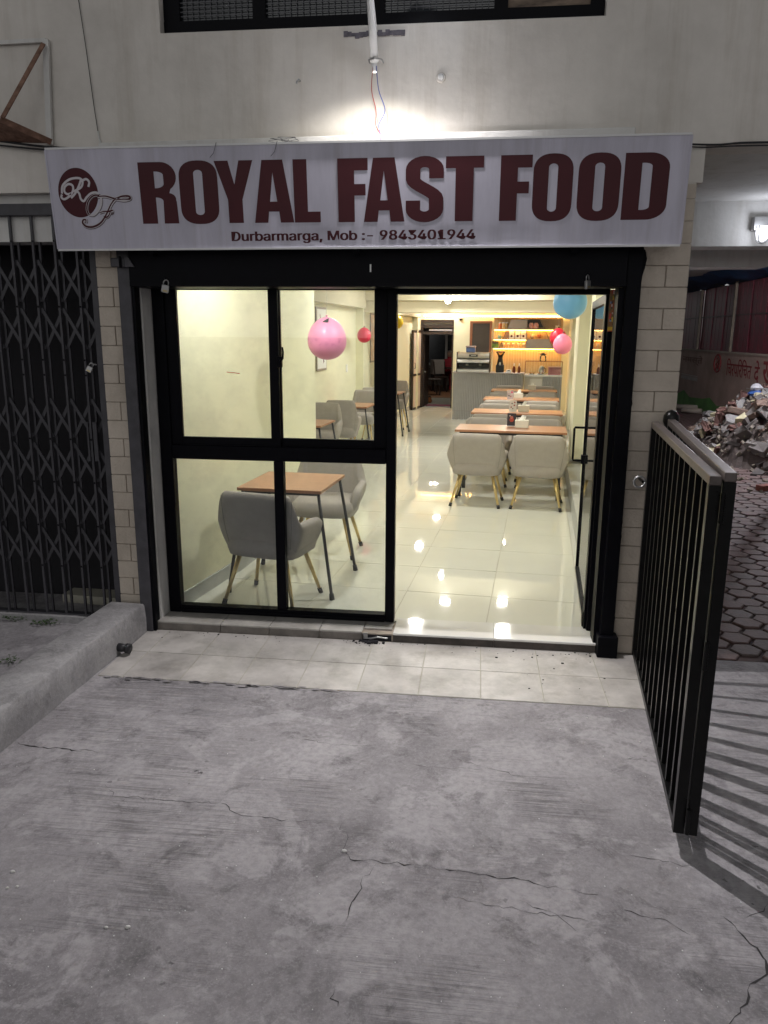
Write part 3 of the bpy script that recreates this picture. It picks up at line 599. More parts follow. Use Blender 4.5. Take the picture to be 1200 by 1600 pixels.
def ribbon(pts, wd, taper=None):
    L, Rr = [], []; n = len(pts)
    for i in range(n):
        a, b = pts[max(i-1, 0)], pts[min(i+1, n-1)]; dx, dy = b[0]-a[0], b[1]-a[1]; d = math.hypot(dx, dy) or 1; t = wd*(taper(i/(n-1)) if taper else 1)/2
        L.append((pts[i][0]-dy/d*t, pts[i][1]+dx/d*t)); Rr.append((pts[i][0]+dy/d*t, pts[i][1]-dx/d*t))
    return L+Rr[::-1]
def glyph(ch, w, h):
    s = w*.385; b = h*.165
    if ch == 'O': return [sup(.5*w, h-.27*h, .5*w, .27*h, 0, 180)+sup(.5*w, .27*h, .5*w, .27*h, 180, 360), arc(.5*w, h*.80, .5*w-s, .055*h, 0, 180, 8)+arc(.5*w, h*.20, .5*w-s, .055*h, 180, 360, 8)]
    if ch == 'D': return [[(0, 0), (.55*w, 0)]+arc(.55*w, .22*h, .45*w, .22*h, -90, 0)+arc(.55*w, .78*h, .45*w, .22*h, 0, 90)+[(0, h)], [(s, .15*h), (s, .85*h)]+arc(s+.06*w, .80*h, w-2*s-.06*w, .05*h, 90, 0, 6)+arc(s+.06*w, .20*h, w-2*s-.06*w, .05*h, 0, -90, 6)]
    if ch == 'L': return [[(0, 0), (w, 0), (w, b*1.05), (.52*w, b*1.05), (.52*w, h), (0, h)]]
    if ch == 'F': return [[(0, 0), (.55*w, 0), (.55*w, .42*h), (.92*w, .42*h), (.92*w, .60*h), (.55*w, .60*h), (.55*w, .81*h), (w, .81*h), (w, h), (0, h)]]
    if ch == 'T': return [[(.5*w-s*.62, 0), (.5*w+s*.62, 0), (.5*w+s*.62, .82*h), (w, .82*h), (w, h), (0, h), (0, .82*h), (.5*w-s*.62, .82*h)]]
    if ch == 'Y': return [[(.31*w, 0), (.69*w, 0), (.69*w, .38*h), (w, h), (.64*w, h), (.5*w, .62*h), (.36*w, h), (0, h), (.31*w, .38*h)]]
    if ch == 'A': return [[(0, 0), (.34*w, 0), (.37*w, .18*h), (.63*w, .18*h), (.66*w, 0), (w, 0), (.76*w, h), (.24*w, h)], [(.41*w, .34*h), (.5*w, .80*h), (.59*w, .34*h)]]
    if ch == 'R': return [[(0, 0), (s*1.05, 0), (s*1.05, .43*h)]+arc(s*1.05, .37*h, .58*w-s, .06*h, 90, 0, 6)+[(.58*w, 0), (w*.97, 0), (w*.95, .36*h)]+arc(w*.74, .40*h, .2*w, .10*h, -10, 80, 6)+arc(w*.58, .76*h, .40*w, .24*h, -55, 90, 12)+[(0, h)], [(s*1.05, .58*h), (s*1.05, .85*h)]+arc(s*1.1, .79*h, w*.22, .06*h, 90, 0, 6)+arc(s*1.1, .65*h, w*.22, .07*h, 0, -90, 6)]
    if ch == 'S':
        k = .70; H = h/k; t = s
        cl = [(w-t/2, .665*H), (w-t/2, .70*H)]+arc(w*.5, H-t/2-.12*H, w/2-t/2, .12*H, 0, 180, 12)+[(t/2, .70*H), (t/2, .66*H)]+smooth2((t/2, .66*H), (w-t/2, .36*H))+[(w-t/2, .30*H)]+arc(w*.5, t/2+.12*H, w/2-t/2, .12*H, 0, -180, 12)+[(t/2, .30*H), (t/2, .335*H)]
        return [[(a, c*k) for a, c in ribbon(cl, t)]]
def smooth2(a, b, n=8): return [(a[0]+(b[0]-a[0])*(.5-.5*cos(pi*i/n)), a[1]+(b[1]-a[1])*i/n) for i in range(1, n+1)]
zl0 = [sg(222, 350)[1], sg(1000, 345)[1]]; zl1 = [sg(216, 254)[1], sg(1000, 240)[1]]
for ch, a, b in (('R', 219, 278), ('O', 281, 341), ('Y', 337, 397), ('A', 396, 458), ('L', 459, 500), ('F', 528, 575), ('A', 568, 632), ('S', 634, 693), ('T', 696, 755), ('F', 781, 830), ('O', 832, 894), ('O', 902, 968), ('D', 973, 1043)):
    t = (a-220)/780; z0 = zl0[0]+(zl0[1]-zl0[0])*t; z1 = zl1[0]+(zl1[1]-zl1[0])*t; x0 = sg(a, 300)[0]; x1 = sg(b, 300)[0]
    if ch in 'OS': z0 -= .004; z1 += .004
    o = flat('letter', [[(x0+p, z0+q) for p, q in s] for s in glyph(ch, x1-x0, z1-z0)], M['maroon'], sign, -.0006)
def setfont(c):
    try: c.font = bpy.data.fonts.load(bpy.utils.system_resource('DATAFILES')+'/fonts/Inter.woff2')
    except Exception: pass
def textmesh(body, x0, x1, z0, h, m, parent, y, name, bold=.004):
    c = bpy.data.curves.new(name, 'FONT'); c.body = body; c.offset = bold; c.extrude = .001; c.size = 1; setfont(c)
    o = bpy.data.objects.new(name, c); COL.objects.link(o); bpy.context.view_layer.update(); bx = [v[0] for v in o.bound_box]; bz = [v[1] for v in o.bound_box]; bpy.data.objects.remove(o)
    s = (x1-x0)/(max(bx)-min(bx)); mx = min(bx)
    o = curve_to(name, c, m, parent, y, lambda v: (x0+(v.x-mx)*s, z0+v.y*h, v.z*.1)); me = o.data
    V = [tuple(v.co) for v in me.vertices]; Fc_ = [tuple(p.vertices) for p in me.polygons]; mb = MB()
    for k, dx in enumerate((-.0028, -.0014, 0, .0014, .0028)): mb.add([(a+dx, b-.00004*k, e) for a, b, e in V], Fc_)
    o.data = mb.mesh(name, m); return o
a, b = sg(363, 377), sg(742, 372); textmesh('Durbarmarga, Mob :- 9843401944', a[0], b[0], a[1], .091, M['maroon'], sign, -.0006, 'address_line')
# emblem: maroon disc with script R and F
def lp(x, y): return sg(70+x/3.636, 220+y/3.636)
c0 = lp(190, 296); rr_ = abs(lp(303, 296)[0]-c0[0]); em = flat('emblem', [arc(c0[0], c0[1], rr_, rr_*1.10, 0, 354, 60)], M['maroon'], sign, -.0005)
def stroke(pts, wd, m, y, ox=0, oy=0, tp=None):
    q = smoothpath([(*lp(a+ox, b+oy), 0) for a, b in pts], 8); return flat('script_stroke', [ribbon([(v.x, v.y) for v in q], wd, tp)], m, em, y)
sw = lambda t: .45+.55*sin(pi*t)
Rs = [[(150, 300), (128, 303), (112, 288), (114, 262), (135, 246), (158, 255), (160, 285), (140, 315), (112, 332), (95, 322), (98, 305)], [(98, 300), (102, 255), (140, 220), (190, 212), (214, 228), (208, 262), (175, 283), (160, 285)], [(206, 222), (192, 262), (172, 300), (150, 325)], [(178, 282), (196, 300), (205, 330), (222, 343), (238, 322), (262, 300), (290, 294), (312, 305)], [(248, 262), (252, 235), (236, 218), (214, 226)]]
for k, s in enumerate(Rs): stroke(s, .0115, M['logopale'], -.0009-.00004*k)
Fo = [(312, 305), (322, 340), (312, 385), (282, 420), (252, 418), (240, 385), (250, 340), (278, 312), (310, 310)]
Fb = [(300, 318), (345, 315), (400, 330), (450, 338), (484, 330), (478, 316), (440, 316), (405, 330), (385, 345)]
Fs = [(405, 328), (378, 360), (350, 420), (320, 465), (280, 488), (240, 488), (217, 468), (220, 450), (234, 450), (234, 466)]
Fc = [(312, 410), (335, 402), (365, 402), (384, 396), (384, 410), (366, 414)]; Fd = [(375, 400), (362, 428), (345, 436), (336, 428)]
for k, s in enumerate((Fo, Fb, Fs, Fc, Fd)):
    f = 1. if k in (1, 2) else .75
    stroke(s, .0185*f, M['logodark'], -.0013-.00004*k, 2.5, 3); stroke(s, .0160*f, M['logopale'], -.0017-.00004*k); stroke(s, .0105*f, M['maroon'], -.0021-.00004*k, tp=sw if k > 0 else None)
# creases and twine caught on the sign's top edge
for k, (x, y) in enumerate(((335, 247), (430, 245))):
    a, b = sg(x-6, y), sg(x+4, y-14); MB().tube([(a[0], -.012, a[1]), ((a[0]+b[0])/2+.004, -.014, (a[1]+b[1])/2), (b[0], -.006, SH+.012)], .0013, 5).build('twine', M['wirebk'], sign)
tw = MB(); rt_ = random.Random(2); a = sg(415, 226)[0]
for k in range(4): tw.tube(smoothpath([(a+rt_.uniform(0, .16), .03+.02*rt_.random(), SH+.008+rt_.uniform(0, .03)) for _ in range(5)], 5), .0011, 4)
tw.build('twine', M['wirebk'], sign)
# ================================================================== STREET-SIDE LAMP ON A PIPE ARM
la = thing('wall_lamp', 'cool white lamp on a white pipe arm above the shop sign', 'lamp')
LP = Vector((-.36, 4.06, 3.54)); b0 = ony(585, 97, 4.37); b1 = ony(582, 40, 4.30); b2 = ony(578, -10, 4.22)
MB().tube([b0, b1, b2, LP+Vector((-.05, .12, .10)), LP+Vector((0, 0, .10))], [.021, .021, .021, .02, .02], 16).build('pipe', M['white'], la, True)
MB().tube([b0+Vector((0, .003, -.045)), b0+Vector((0, 0, -.002))], .0155, 12).build('end_plug', M['white'], la, True)
cl = ony(586, 92, 4.36); MB().tube([(cl.x-.036, 4.42, cl.z), (cl.x-.034, 4.36, cl.z-.004), (cl.x, 4.335, cl.z-.006), (cl.x+.034, 4.36, cl.z-.004), (cl.x+.036, 4.42, cl.z)], .004, 6).build('clamp', M['padlock'], la)
for dx_ in (-.008, .004): MB().box(b0.x+dx_-.002, b0.x+dx_+.003, b0.y-.0225, b0.y-.020, b0.z+.028, b0.z+.034).build('screw', M['black'], la)
MB().lathe([(.05, .12), (.075, .08), (.10, .03), (.115, .0), (.108, .0), (.09, .03), (.06, .075), (.02, .09)], 24, LP).build('shade', M['black'], la, True)
MB().lathe([(.018, .05), (.03, .03), (.033, .012), (.022, -.008), (.006, -.014)], 16, LP).build('bulb', mat('bulb_glow', (1, 1, 1), .5, var=0, emit=40, ecol=(.86, .90, 1)), la, True)
ld = bpy.data.lights.new('lamp_light', 'SPOT'); ld.energy = STREET_LAMP_W; ld.color = (1.0, .965, .985); ld.spot_size = radians(134); ld.spot_blend = 1.0; ld.shadow_soft_size = .012
lo = put('lamp_light', ld, la, LP+Vector((0, 0, -.03))); lo.rotation_euler.x = radians(-31)
MB().tube([b0+Vector((0, .003, -.047)), b0+Vector((0, .003, -.0455))], .012, 12).build('added_glow_disc', mat('added_disc_glow', (1, 1, 1), .5, var=0, emit=3, ecol=(1, .97, .88)), la)  # glowing disc added under the plug to go with the extra wash spot
l2 = bpy.data.lights.new('added_wash_light', 'SPOT'); l2.energy = 10; l2.color = (1, .96, .86); l2.spot_size = radians(150); l2.spot_blend = .5; l2.shadow_soft_size = .02; put('added_wash_light', l2, la, Vector((b0.x, 4.12, b0.z-.06)))  # extra spot added to spread a soft wash on the wall above the sign
for m_, x0, dx_ in ((M['wirered'], 583, -.004), (M['wireblue'], 588, .006)):
    pts = [ony(x0, 103, 4.36), ony(x0+dx_*600, 140, 4.36), ony(x0+8+dx_*900, 172, 4.37), ony(x0+4, 195, 4.36), ony(595, 212, 4.33), ony(594, 226, 4.26)]
    tag(MB().tube(smoothpath(pts, 6), .0024, 6).build('lamp_wire', m_, None, True), 'thin %s wire hanging from the lamp pipe down to the sign' % ('red' if x0 == 583 else 'blue'), 'wire', 'lamp wires')
# other cables on the wall
def cable(pts, r_, m_, label): return tag(MB().tube(smoothpath(pts, 8), r_, 6).build('cable', m_, None, True), label, 'cable', 'cables on the facade')
Yc = YW-.012
cable([ony(122, -5, Yc), ony(135, 80, Yc), ony(146, 160, Yc), ony(153, 205, Yc)], .0022, M['wirebk'], 'thin dark wire dropping down the upper wall at left'); cable([ony(153, 205, Yc), ony(156, 220, Yc), ony(162, 233, Yc-.05)], .0045, M['wirewh'], 'short white wire end above the sign at left')
cable([ony(-10, 219, Yc-.01), ony(60, 228, Yc-.02), ony(130, 233, Yc-.02), ony(200, 236, Yc-.08)], .006, M['wirebk'], 'upper black cable running in from the left edge to the sign'); cable([ony(-10, 226, Yc-.01), ony(70, 234, Yc-.02), ony(120, 235, Yc-.02), ony(180, 238, Yc-.08)], .005, M['wirebk'], 'lower black cable running in from the left edge to the sign')
cable([ony(1060, 225, Yc-.05), ony(1120, 226, Yc), ony(1160, 223, Yc), ony(1215, 222, Yc)], .005, M['wirebk'], 'black cable leaving the sign towards the right edge'); cable([ony(1060, 228, Yc-.05), ony(1100, 230, Yc), ony(1150, 228, Yc), ony(1215, 227, Yc)], .0035, M['wirebk'], 'thinner black cable just below the right cable')
# wall hooks
hk = ony(468, 128, YW-.01); t = thing('wall_hook', 'small bent iron nail in the wall left of the lamp pipe', 'hook', hk); MB().tube([(0, .015, .008), (0, -.02, .006), (-.008, -.03, -.006), (-.010, -.028, -.016)], .005, 7).build('nail', M['padlock'], t)
hk = ony(689, 121, YW-.01); t = thing('wall_plug', 'round white cable plug in the wall right of the lamp pipe', 'plug', hk); MB().lathe([(.016, -.002), (.016, .012), (.008, .02)], 12).build('cap', M['white'], t, True); t.rotation_euler.x = pi/2; MB().lathe([(.024, -.010), (.026, -.002), (.02, .0)], 12).build('plaster_ring', M['plaster'], t, True)
ob = ony(585, 53, YW-.004); t = thing('fixing_plate', 'flaked remains of an old fixing plate behind the lamp pipe', 'bracket', ob); ro = random.Random(8); fp = MB()
for k in range(16): x = -.15+.3*k/15; fp.box(x-.012, x+.010, -.004, .006, -.006-.012*ro.random(), .004+.014*ro.random())
fp.build('plate', mat('old_fixing', (.12, .11, .13), .8, var=.5, scale=30), t)
# rusty bracket at top left
rbk = thing('rusty_bracket', 'rusty angle iron bracket with white upright on the wall at upper left', 'bracket')
a, b = ony(78, 226, YW-.02), ony(72, 62, YW-.02); MB().beam(a, b, .032, .02, (0, 1, 0)).build('upright', M['plaster_w'], rbk); MB().beam(ony(-20, 68, YW-.015), ony(72, 63, YW-.015), .016, .02).build('top_bar', M['plaster_w'], rbk)
MB().beam(ony(68, 68, YW-.05), ony(4, 184, YW-.22), .022, .008, (0, 1, 0)).build('strut', M['rust'], rbk); MB().beam(ony(0, 186, YW-.22), ony(80, 222, YW-.04), .032, .008, (0, 1, .3)).build('strut', M['rust'], rbk)
MB().add([ony(-10, 190, YW-.2), ony(10, 192, YW-.2), ony(76, 224, YW-.02), ony(-10, 222, YW-.02)], [(0, 1, 2, 3)]).build('web_plate', M['rust'], rbk)

# ================================================================== COLLAPSIBLE GATE (left neighbour)
cg = thing('collapsible_gate', 'closed dark grey collapsible lattice gate of the neighbouring shop', 'gate'); YG = 4.47
box('end_post', M['gatepaint'], cg, -2.265, -2.205, YG-.03, YG+.03, .045, 2.42, c=.003); box('end_post', M['black'], cg, -2.205, -2.19, YG-.01, YG+.03, .045, 2.42)
box('head_rail', M['gatepaint'], cg, -4.2, -2.20, YG-.035, YG+.045, 2.50, 2.565, c=.003); box('top_flat', M['gatepaint'], cg, -4.2, -2.27, YG+.025, YG+.035, 2.385, 2.435); box('floor_channel', M['gatepaint'], cg, -4.2, -2.2, YG-.02, YG+.03, .046, .056)
GXS = [-2.335-.1335*i for i in range(9)]
bm_ = MB().box(-.0165, -.0035, -.022, -.006, .055, 2.50).mesh('channel_bar', M['gatepaint']); bm2 = MB().box(.006, .0185, .012, .026, .055, 2.50).mesh('channel_bar', M['gatepaint'])
for x in GXS: put('channel_bar', bm_, cg, (x, YG, 0)); put('channel_bar', bm2, cg, (x, YG, 0))
lm1 = MB().beam((0, -.003, 0), (-.1335, -.003, .235), .019, .004, (0, 1, 0)).mesh('lattice_bar', M['gatepaint']); lm2 = MB().beam((0, .008, .235), (-.1335, .008, 0), .019, .004, (0, 1, 0)).mesh('lattice_bar', M['gatepaint'])
rvm = MB().lathe([(.006, -.003), (.006, .002), (.003, .004)], 8).mesh('rivet', M['black'])
for x in [-2.2+.0]+GXS:
    for z in (2.02, 1.745, 1.21, .935, .66, .39): put('lattice_bar', lm1, cg, (x, YG, z)); put('lattice_bar', lm2, cg, (x, YG, z))
for x in GXS[:4]:
    for z in (2.36, 1.99, 1.68, 1.59, 1.2, .93, .65, .38): o = put('rivet', rvm, cg, (x-.010, YG-.022, z)); o.rotation_euler.x = pi/2
box('lock_plate', M['gatepaint'], cg, GXS[0]+.01, GXS[0]+.034, YG-.032, YG-.018, 1.07, 1.31); box('lock_plate', M['gatepaint'], cg, GXS[0]-.03, GXS[0]-.02, YG-.032, YG-.022, 1.07, 1.31)
p = ony(142, 578, YG-.045); padlock((p.x, p.y, p.z+.02), 'small padlock hanging on the collapsible gate', .3, .8, .5)
q = MB().tube([(p.x-.004, p.y, p.z+.04), (p.x+.03, YG-.03, p.z+.03)], .004, 6).build('lock_eye', M['padlock'], cg)

# ================================================================== FOLDING GATE (right)
fg = thing('folding_gate', 'black two leaf folding steel gate with vertical bars standing open at right', 'gate')
ZB, ZT = .075, 1.40
def leaf(a, b, zt, seed):
    a, b = Vector((*a, 0)), Vector((*b, 0)); d = (b-a).normalized(); L = (b-a).length; zv = Vector((0, 0, 1))
    lf = MB().beam(a+d*.018+zv*ZB, a+d*.018+zv*(zt-.032), .038, .038, d).build('leaf', M['gatebar'], fg)
    MB().beam(b-d*.018+zv*ZB, b-d*.018+zv*(zt-.032), .038, .038, d).build('end_post', M['gatebar'], lf)
    bevel(MB().beam(a+zv*(zt-.016), b+zv*(zt-.016), .038, .032).build('top_rail', M['rail'], lf), .003, 2)
    MB().beam(a+d*.038+zv*(ZB+.016), b-d*.038+zv*(ZB+.016), .032, .032).build('bottom_rail', M['gatebar'], lf)
    n = 11
    for k in range(n):
        q = a+d*(.038+(L-.076)*(k+1)/(n+1)); MB().beam(q+zv*(ZB+.032), q+zv*(zt-.033), .020, .020, d).build('bar', M['gatebar'], lf)
    return lf
LA = leaf((.785, 2.585), (.948, 4.25), 1.402, 1); LB = leaf((.829, 2.578), (1.030, 4.24), 1.416, 2)
for z in (.14, .78, 1.30): MB().tube([(.807, 2.562, z-.05), (.807, 2.562, z+.05)], .008, 8).build('hinge', M['gatebar'], LB)
MB().tube([(1.042, 4.30, 0), (1.042, 4.30, 1.35)], .027, 14).build('post', M['gatebar'], fg, True); MB().lathe([(.02, 1.34), (.026, 1.352), (.018, 1.36), (.034, 1.375), (.043, 1.40), (.040, 1.43), (.024, 1.452), (.004, 1.46)], 18, (1.042, 4.30, 0)).build('ball_finial', M['gatebar'], fg, True)
for z in (.3, 1.2): MB().box(1.03, 1.05, 4.25, 4.30, z-.03, z+.03).build('hinge', M['gatebar'], fg)
rg_ = ony(998, 752, 4.32); MB().tube([(rg_.x+.03*cos(t_), rg_.y-.02, rg_.z+.03*sin(t_)) for t_ in [2*pi*k/16 for k in range(17)]], .007, 8).build('ring_latch', M['padlock'], fg, True); MB().tube([(rg_.x+.02, rg_.y-.02, rg_.z), (rg_.x+.02, YW+.01, rg_.z)], .008, 8).build('latch_stem', M['gatebar'], fg)
MB().tube([(.868, 2.70, .50), (.868, 2.70, .60)], .008, 8).build('drop_bolt', M['gatebar'], fg)
# ================================================================== YARD BEHIND THE PASSAGE
XF = 5.55
bw_m = mat('yard_wall_paint', (.46, .33, .28), .85, var=.35, scale=1.6, bump=.4, col2=(.30, .22, .18)); gw_m = mat('yard_wall_green', (.10, .26, .06), .8, var=.3, scale=3, bump=.3)
yw_ = thing('boundary_wall', 'painted brick yard wall with red lettering and green base', 'wall')
MB().box(XF, XF+.24, 8, 26, -.05, 1.46).build('wall_body', bw_m, yw_)
gp = [(8, 0.0), (8, .30)]+[(8+18*k/30, .32+.06*sin(k*1.7)+.04*sin(k*3.1)) for k in range(31)]+[(26, 0)]
MB().add([(XF-.003, y, z) for y, z in gp], [tuple(reversed(range(len(gp))))]).build('green_base', gw_m, yw_)
MB().box(XF-.02, XF+.26, 8, 26, 1.46, 1.50).build('coping', M['mortar'], yw_)
letm = mat('wall_lettering', (.23, .028, .03), .8, var=.25, scale=12)
def walltext(body, y_far, y_near, z0, h, m, name='lettering', bold=.004):
    c = bpy.data.curves.new(name, 'FONT'); c.body = body; c.offset = bold; c.extrude = .001
    o = bpy.data.objects.new(name, c); COL.objects.link(o); bpy.context.view_layer.update(); bx = [v[0] for v in o.bound_box]; bz = [v[1] for v in o.bound_box]; dg = bpy.context.evaluated_depsgraph_get(); me = bpy.data.meshes.new_from_object(o.evaluated_get(dg)); bpy.data.objects.remove(o)
    for v in me.vertices: v.co = (XF-.006-v.co.z, y_far+(y_near-y_far)*(v.co.x-min(bx))/(max(bx)-min(bx)), z0+h*(v.co.y-min(bz))/(max(bz)-min(bz)))
    me.materials.clear(); me.materials.append(m); return put(name, me, yw_)
walltext('िचरपिरिचत', 18.35, 16.72, .98, .38, letm); walltext('दे', 16.55, 16.25, .93, .44, letm, bold=.012); walltext('खाजा', 16.08, 14.6, .95, .42, letm, bold=.012)
walltext('नमस्ते', 22.2, 20.3, 1.10, .25, mat('faded_lettering', (.20, .12, .10), .85, var=.2))
ring = MB(); ring.tube([(XF-.006, 19.05+.25*cos(t_), 1.22+.20*sin(t_)) for t_ in [2*pi*k/24 for k in range(25)]], .018, 5)
ring.tube([(XF-.006, 18.95, 1.12), (XF-.006, 19.15, 1.2), (XF-.006, 18.95, 1.28), (XF-.006, 19.12, 1.34)], .014, 5); ring.tube([(XF-.006, 19.15, 1.08), (XF-.006, 18.92, 1.24)], .014, 5); ring.build('emblem', letm, yw_)
for (y0_, y1_, z_) in ((22.2, 20.6, .82), (16.9, 15.9, .78)): MB().box(XF-.007, XF-.004, y1_, y0_, z_, z_+.02).build('painted_line', mat('white_line', (.5, .47, .45), .8), yw_); MB().box(XF-.007, XF-.004, y1_, y0_, z_-.11, z_-.02).build('painted_band', mat('white_band', (.42, .38, .36), .8, var=.3, scale=9), yw_)
# maroon sheet fence on top
fe = thing('sheet_fence', 'maroon metal sheet fence on pale posts above the painted yard wall', 'fence'); y = 26.; k = 0
pan = MB(); 
for i in range(6): pan.box(-.006+.004*(i % 2), .006, -.47+i*.155, -.47+(i+1)*.155, 0, 1.48)
pme = pan.mesh('panel', M['maroonsheet'])
while y > 9:
    o = put('panel', pme, fe, (XF+.10+random.gauss(0, .008), y, 1.50)); o.rotation_euler.x = random.gauss(0, .004); o.rotation_euler.y = random.gauss(0, .012); o.rotation_euler.z = random.gauss(0, .008)
    if k % 3 == 0: MB().box(XF+.02, XF+.07, y+.48, y+.54, 1.49, 3.02).build('post', M['bamboo'], fe)
    y -= .90; k += 1
for z in (2.28,): MB().box(XF+.072, XF+.088, 9, 26, z, z+.03).build('rail', mat('dark_rail', (.06, .015, .02), .5), fe)
# blue tarpaulin canopy
tp = MB(); nu, nv = 30, 10; rtp = random.Random(6); vs = []
for i in range(nu+1):
    for j in range(nv+1):
        y = 26-17*i/nu; s = j/nv; vs.append((XF+.25-2.2*s, y, 3.0+.95*s-.18*sin(pi*s)+.05*sin(i*1.9+j)+.02*rtp.gauss(0, 1)))
tp.add(vs, [(i*(nv+1)+j, i*(nv+1)+j+1, (i+1)*(nv+1)+j+1, (i+1)*(nv+1)+j) for i in range(nu) for j in range(nv)]); tt = thing('tarpaulin_canopy', 'blue tarpaulin canopy sagging over the maroon fence', 'tarpaulin'); tpo = tp.build('sheet', M['tarp'], tt, True)
sol = tpo.modifiers.new('thick', 'SOLIDIFY'); sol.thickness = .004
for y in (25, 20, 15, 10): MB().tube([(XF-1.9, y, 3.88), (XF+.3, y, 2.98)], .025, 6).build('pole', M['bamboo'], tt); MB().tube([(XF+.32, y, 0), (XF+.32, y, 3.0)], .03, 6).build('pole', M['bamboo'], tt)
MB().tube([(XF-1.9, 26, 3.88), (XF-1.9, 9, 3.88)], .025, 6).build('pole', M['bamboo'], tt)
for y in (25.5, 9.5): MB().tube([(XF-1.9, y, 0), (XF-1.9, y, 3.88)], .03, 6).build('pole', M['bamboo'], tt)
# rubble heap
rp = thing('rubble_heap', 'heap of broken tiles, bricks and cement rubble in the side passage', 'rubble', (0, 0, 0))
def heap_z(x, y):
    a = (x-5.25)/1.75; b = (y-12.9)/2.6; q = 1-a*a-b*b; return max(0, q)**.8*1.02
hv = []; n1, n2 = 26, 30
for i in range(n1+1):
    for j in range(n2+1):
        x, y = 3.4+2.12*i/n1, 10.2+5.4*j/n2; z = heap_z(x, y); hv.append((x, y, z*.96-.03+(random.gauss(0, .035) if z > 0 else 0)))
MB().add(hv, [(i*(n2+1)+j, (i+1)*(n2+1)+j, (i+1)*(n2+1)+j+1, i*(n2+1)+j+1) for i in range(n1) for j in range(n2)]).build('mound', mat('rubble_soil', (.05, .036, .031), .95, var=.45, scale=9, bump=.7, bscale=20), rp)
fm = []
cols = [('rubble_cement', (.15, .135, .125)), ('rubble_brick', (.10, .048, .038)), ('rubble_cream', (.42, .38, .24)), ('rubble_grey', (.22, .21, .20)), ('rubble_dark', (.075, .065, .06)), ('rubble_brown', (.12, .08, .06))]
for k in range(12):
    r = random.Random(k); n = r.choice((4, 5, 6)); a0 = sorted(r.uniform(0, 6.28) for _ in range(n)); t_ = r.uniform(.012, .05); q = [(cos(a)*r.uniform(.6, 1.)*.09, sin(a)*r.uniform(.5, .9)*.075) for a in a0]
    mb = MB(); mb.add([(x, y, -t_/2) for x, y in q]+[(x*.94, y*.94, t_/2) for x, y in q], [tuple(reversed(range(n))), tuple(range(n, 2*n))]+[(i, (i+1) % n, n+(i+1) % n, n+i) for i in range(n)]); c = cols[k % 6]; fm.append(mb.mesh('fragment', mat(c[0], c[1], .85, var=.3, scale=12, bump=.3)))
for k in range(4):
    mb = MB().box(-.11, .11, -.055, .055, -.035, .035, c=.008); rj = random.Random(k); mb.v = [(x+rj.gauss(0, .012)-(.09 if k % 2 and x > 0 else 0), y+rj.gauss(0, .008), z+rj.gauss(0, .006)) for x, y, z in mb.v]; c = cols[(0, 3, 5, 1)[k]]; fm.append(mb.mesh('fragment', mat(c[0], c[1])))
fines = MB(); rf = random.Random(77)
for k in range(900):
    x, y = rf.uniform(3.2, 5.45), rf.uniform(9.6, 15.2); z = heap_z(x, y); sz = abs(rf.gauss(.012, .014))+.006
    if z <= 0 and rf.random() > .25: continue
    R3 = Matrix.Rotation(rf.uniform(0, 3), 3, 'X') @ Matrix.Rotation(rf.uniform(0, 3), 3, 'Z'); o_ = len(fines.v); fines.box(-sz, sz, -sz*.7, sz*.7, -sz*.5, sz*.5, R3); fines.v[o_:] = [(a+x, b+y, c+z+.01) for a, b, c in fines.v[o_:]]
fines.build('fines', mat('rubble_fines', (.10, .08, .07), .9, var=.6, scale=20, col2=(.30, .26, .20)), rp)['kind'] = 'stuff'
r = random.Random(31); cnt = 0
while cnt < 300:
    x, y = r.uniform(3.45, 5.45), r.uniform(10.2, 15.2); z = heap_z(x, y); px, py = proj((x, y, z))
    if px > 1260 or px < 1040: continue
    if z <= 0 and r.random() > .06: continue
    k = r.randrange(16)
    if k < 12 and k % 6 == 2 and r.random() > .55: k = (k+2) % 12
    o = put('fragment', fm[k], rp, (x, y, max(z, .0)+.03)); s = r.uniform(.6, 1.7); o.scale = (s, s, s*r.uniform(.6, 1.2)); o.rotation_euler = (r.gauss(-.3, .5), r.gauss(.4, .5), r.uniform(0, 6.28)); cnt += 1
# loose things on the yard floor
b_ = onz(1196, 766); tag(MB().box(-.11, .11, -.055, .055, 0, .07, c=.004).build('brick', mat('red_brick', (.16, .05, .035), .85, var=.3, scale=15, bump=.4), None, loc=(b_.x, b_.y, 0), rz=.5), 'loose red brick on the pavers at the right edge', 'brick')
for k, (x, y, ln, lab) in enumerate(((1073, 640, .5, 'farther of two grey pipe lengths lying by the green wall base'), (1080, 646, .4, 'nearer of two grey pipe lengths lying by the green wall base'))):
    q = onz(x, y); tag(MB().tube([(-ln/2, .1, .07), (ln/2, -.15, .07)], .06, 10).build('pipe_length', M['mortar'], None, True, q), lab, 'pipe', 'pipes by the yard wall')
bg_ = thing('plastic_bag', 'crumpled blue and white plastic bag on top of the rubble', 'bag', (4.62, 13.6, heap_z(4.62, 13.6)+.02)); rb_ = random.Random(12)
for nm, m_, c_, s_ in (('bag_body', mat('bag_white', (.38, .38, .40), .6), (0, 0, .14), .11), ('bag_base', mat('bag_blue', (.03, .08, .25), .5), (0, 0, .04), .12)):
    mb = MB(); mb.lathe([(.25, -.6), (.8, -.5), (1, 0), (.7, .55), (.2, .8)], 9); MB().add([((a*rb_.uniform(.7, 1.15))*s_, b*rb_.uniform(.7, 1.15)*s_, c*s_*.8+c_[2]) for a, b, c in mb.v], mb.f).build(nm, m_, bg_)
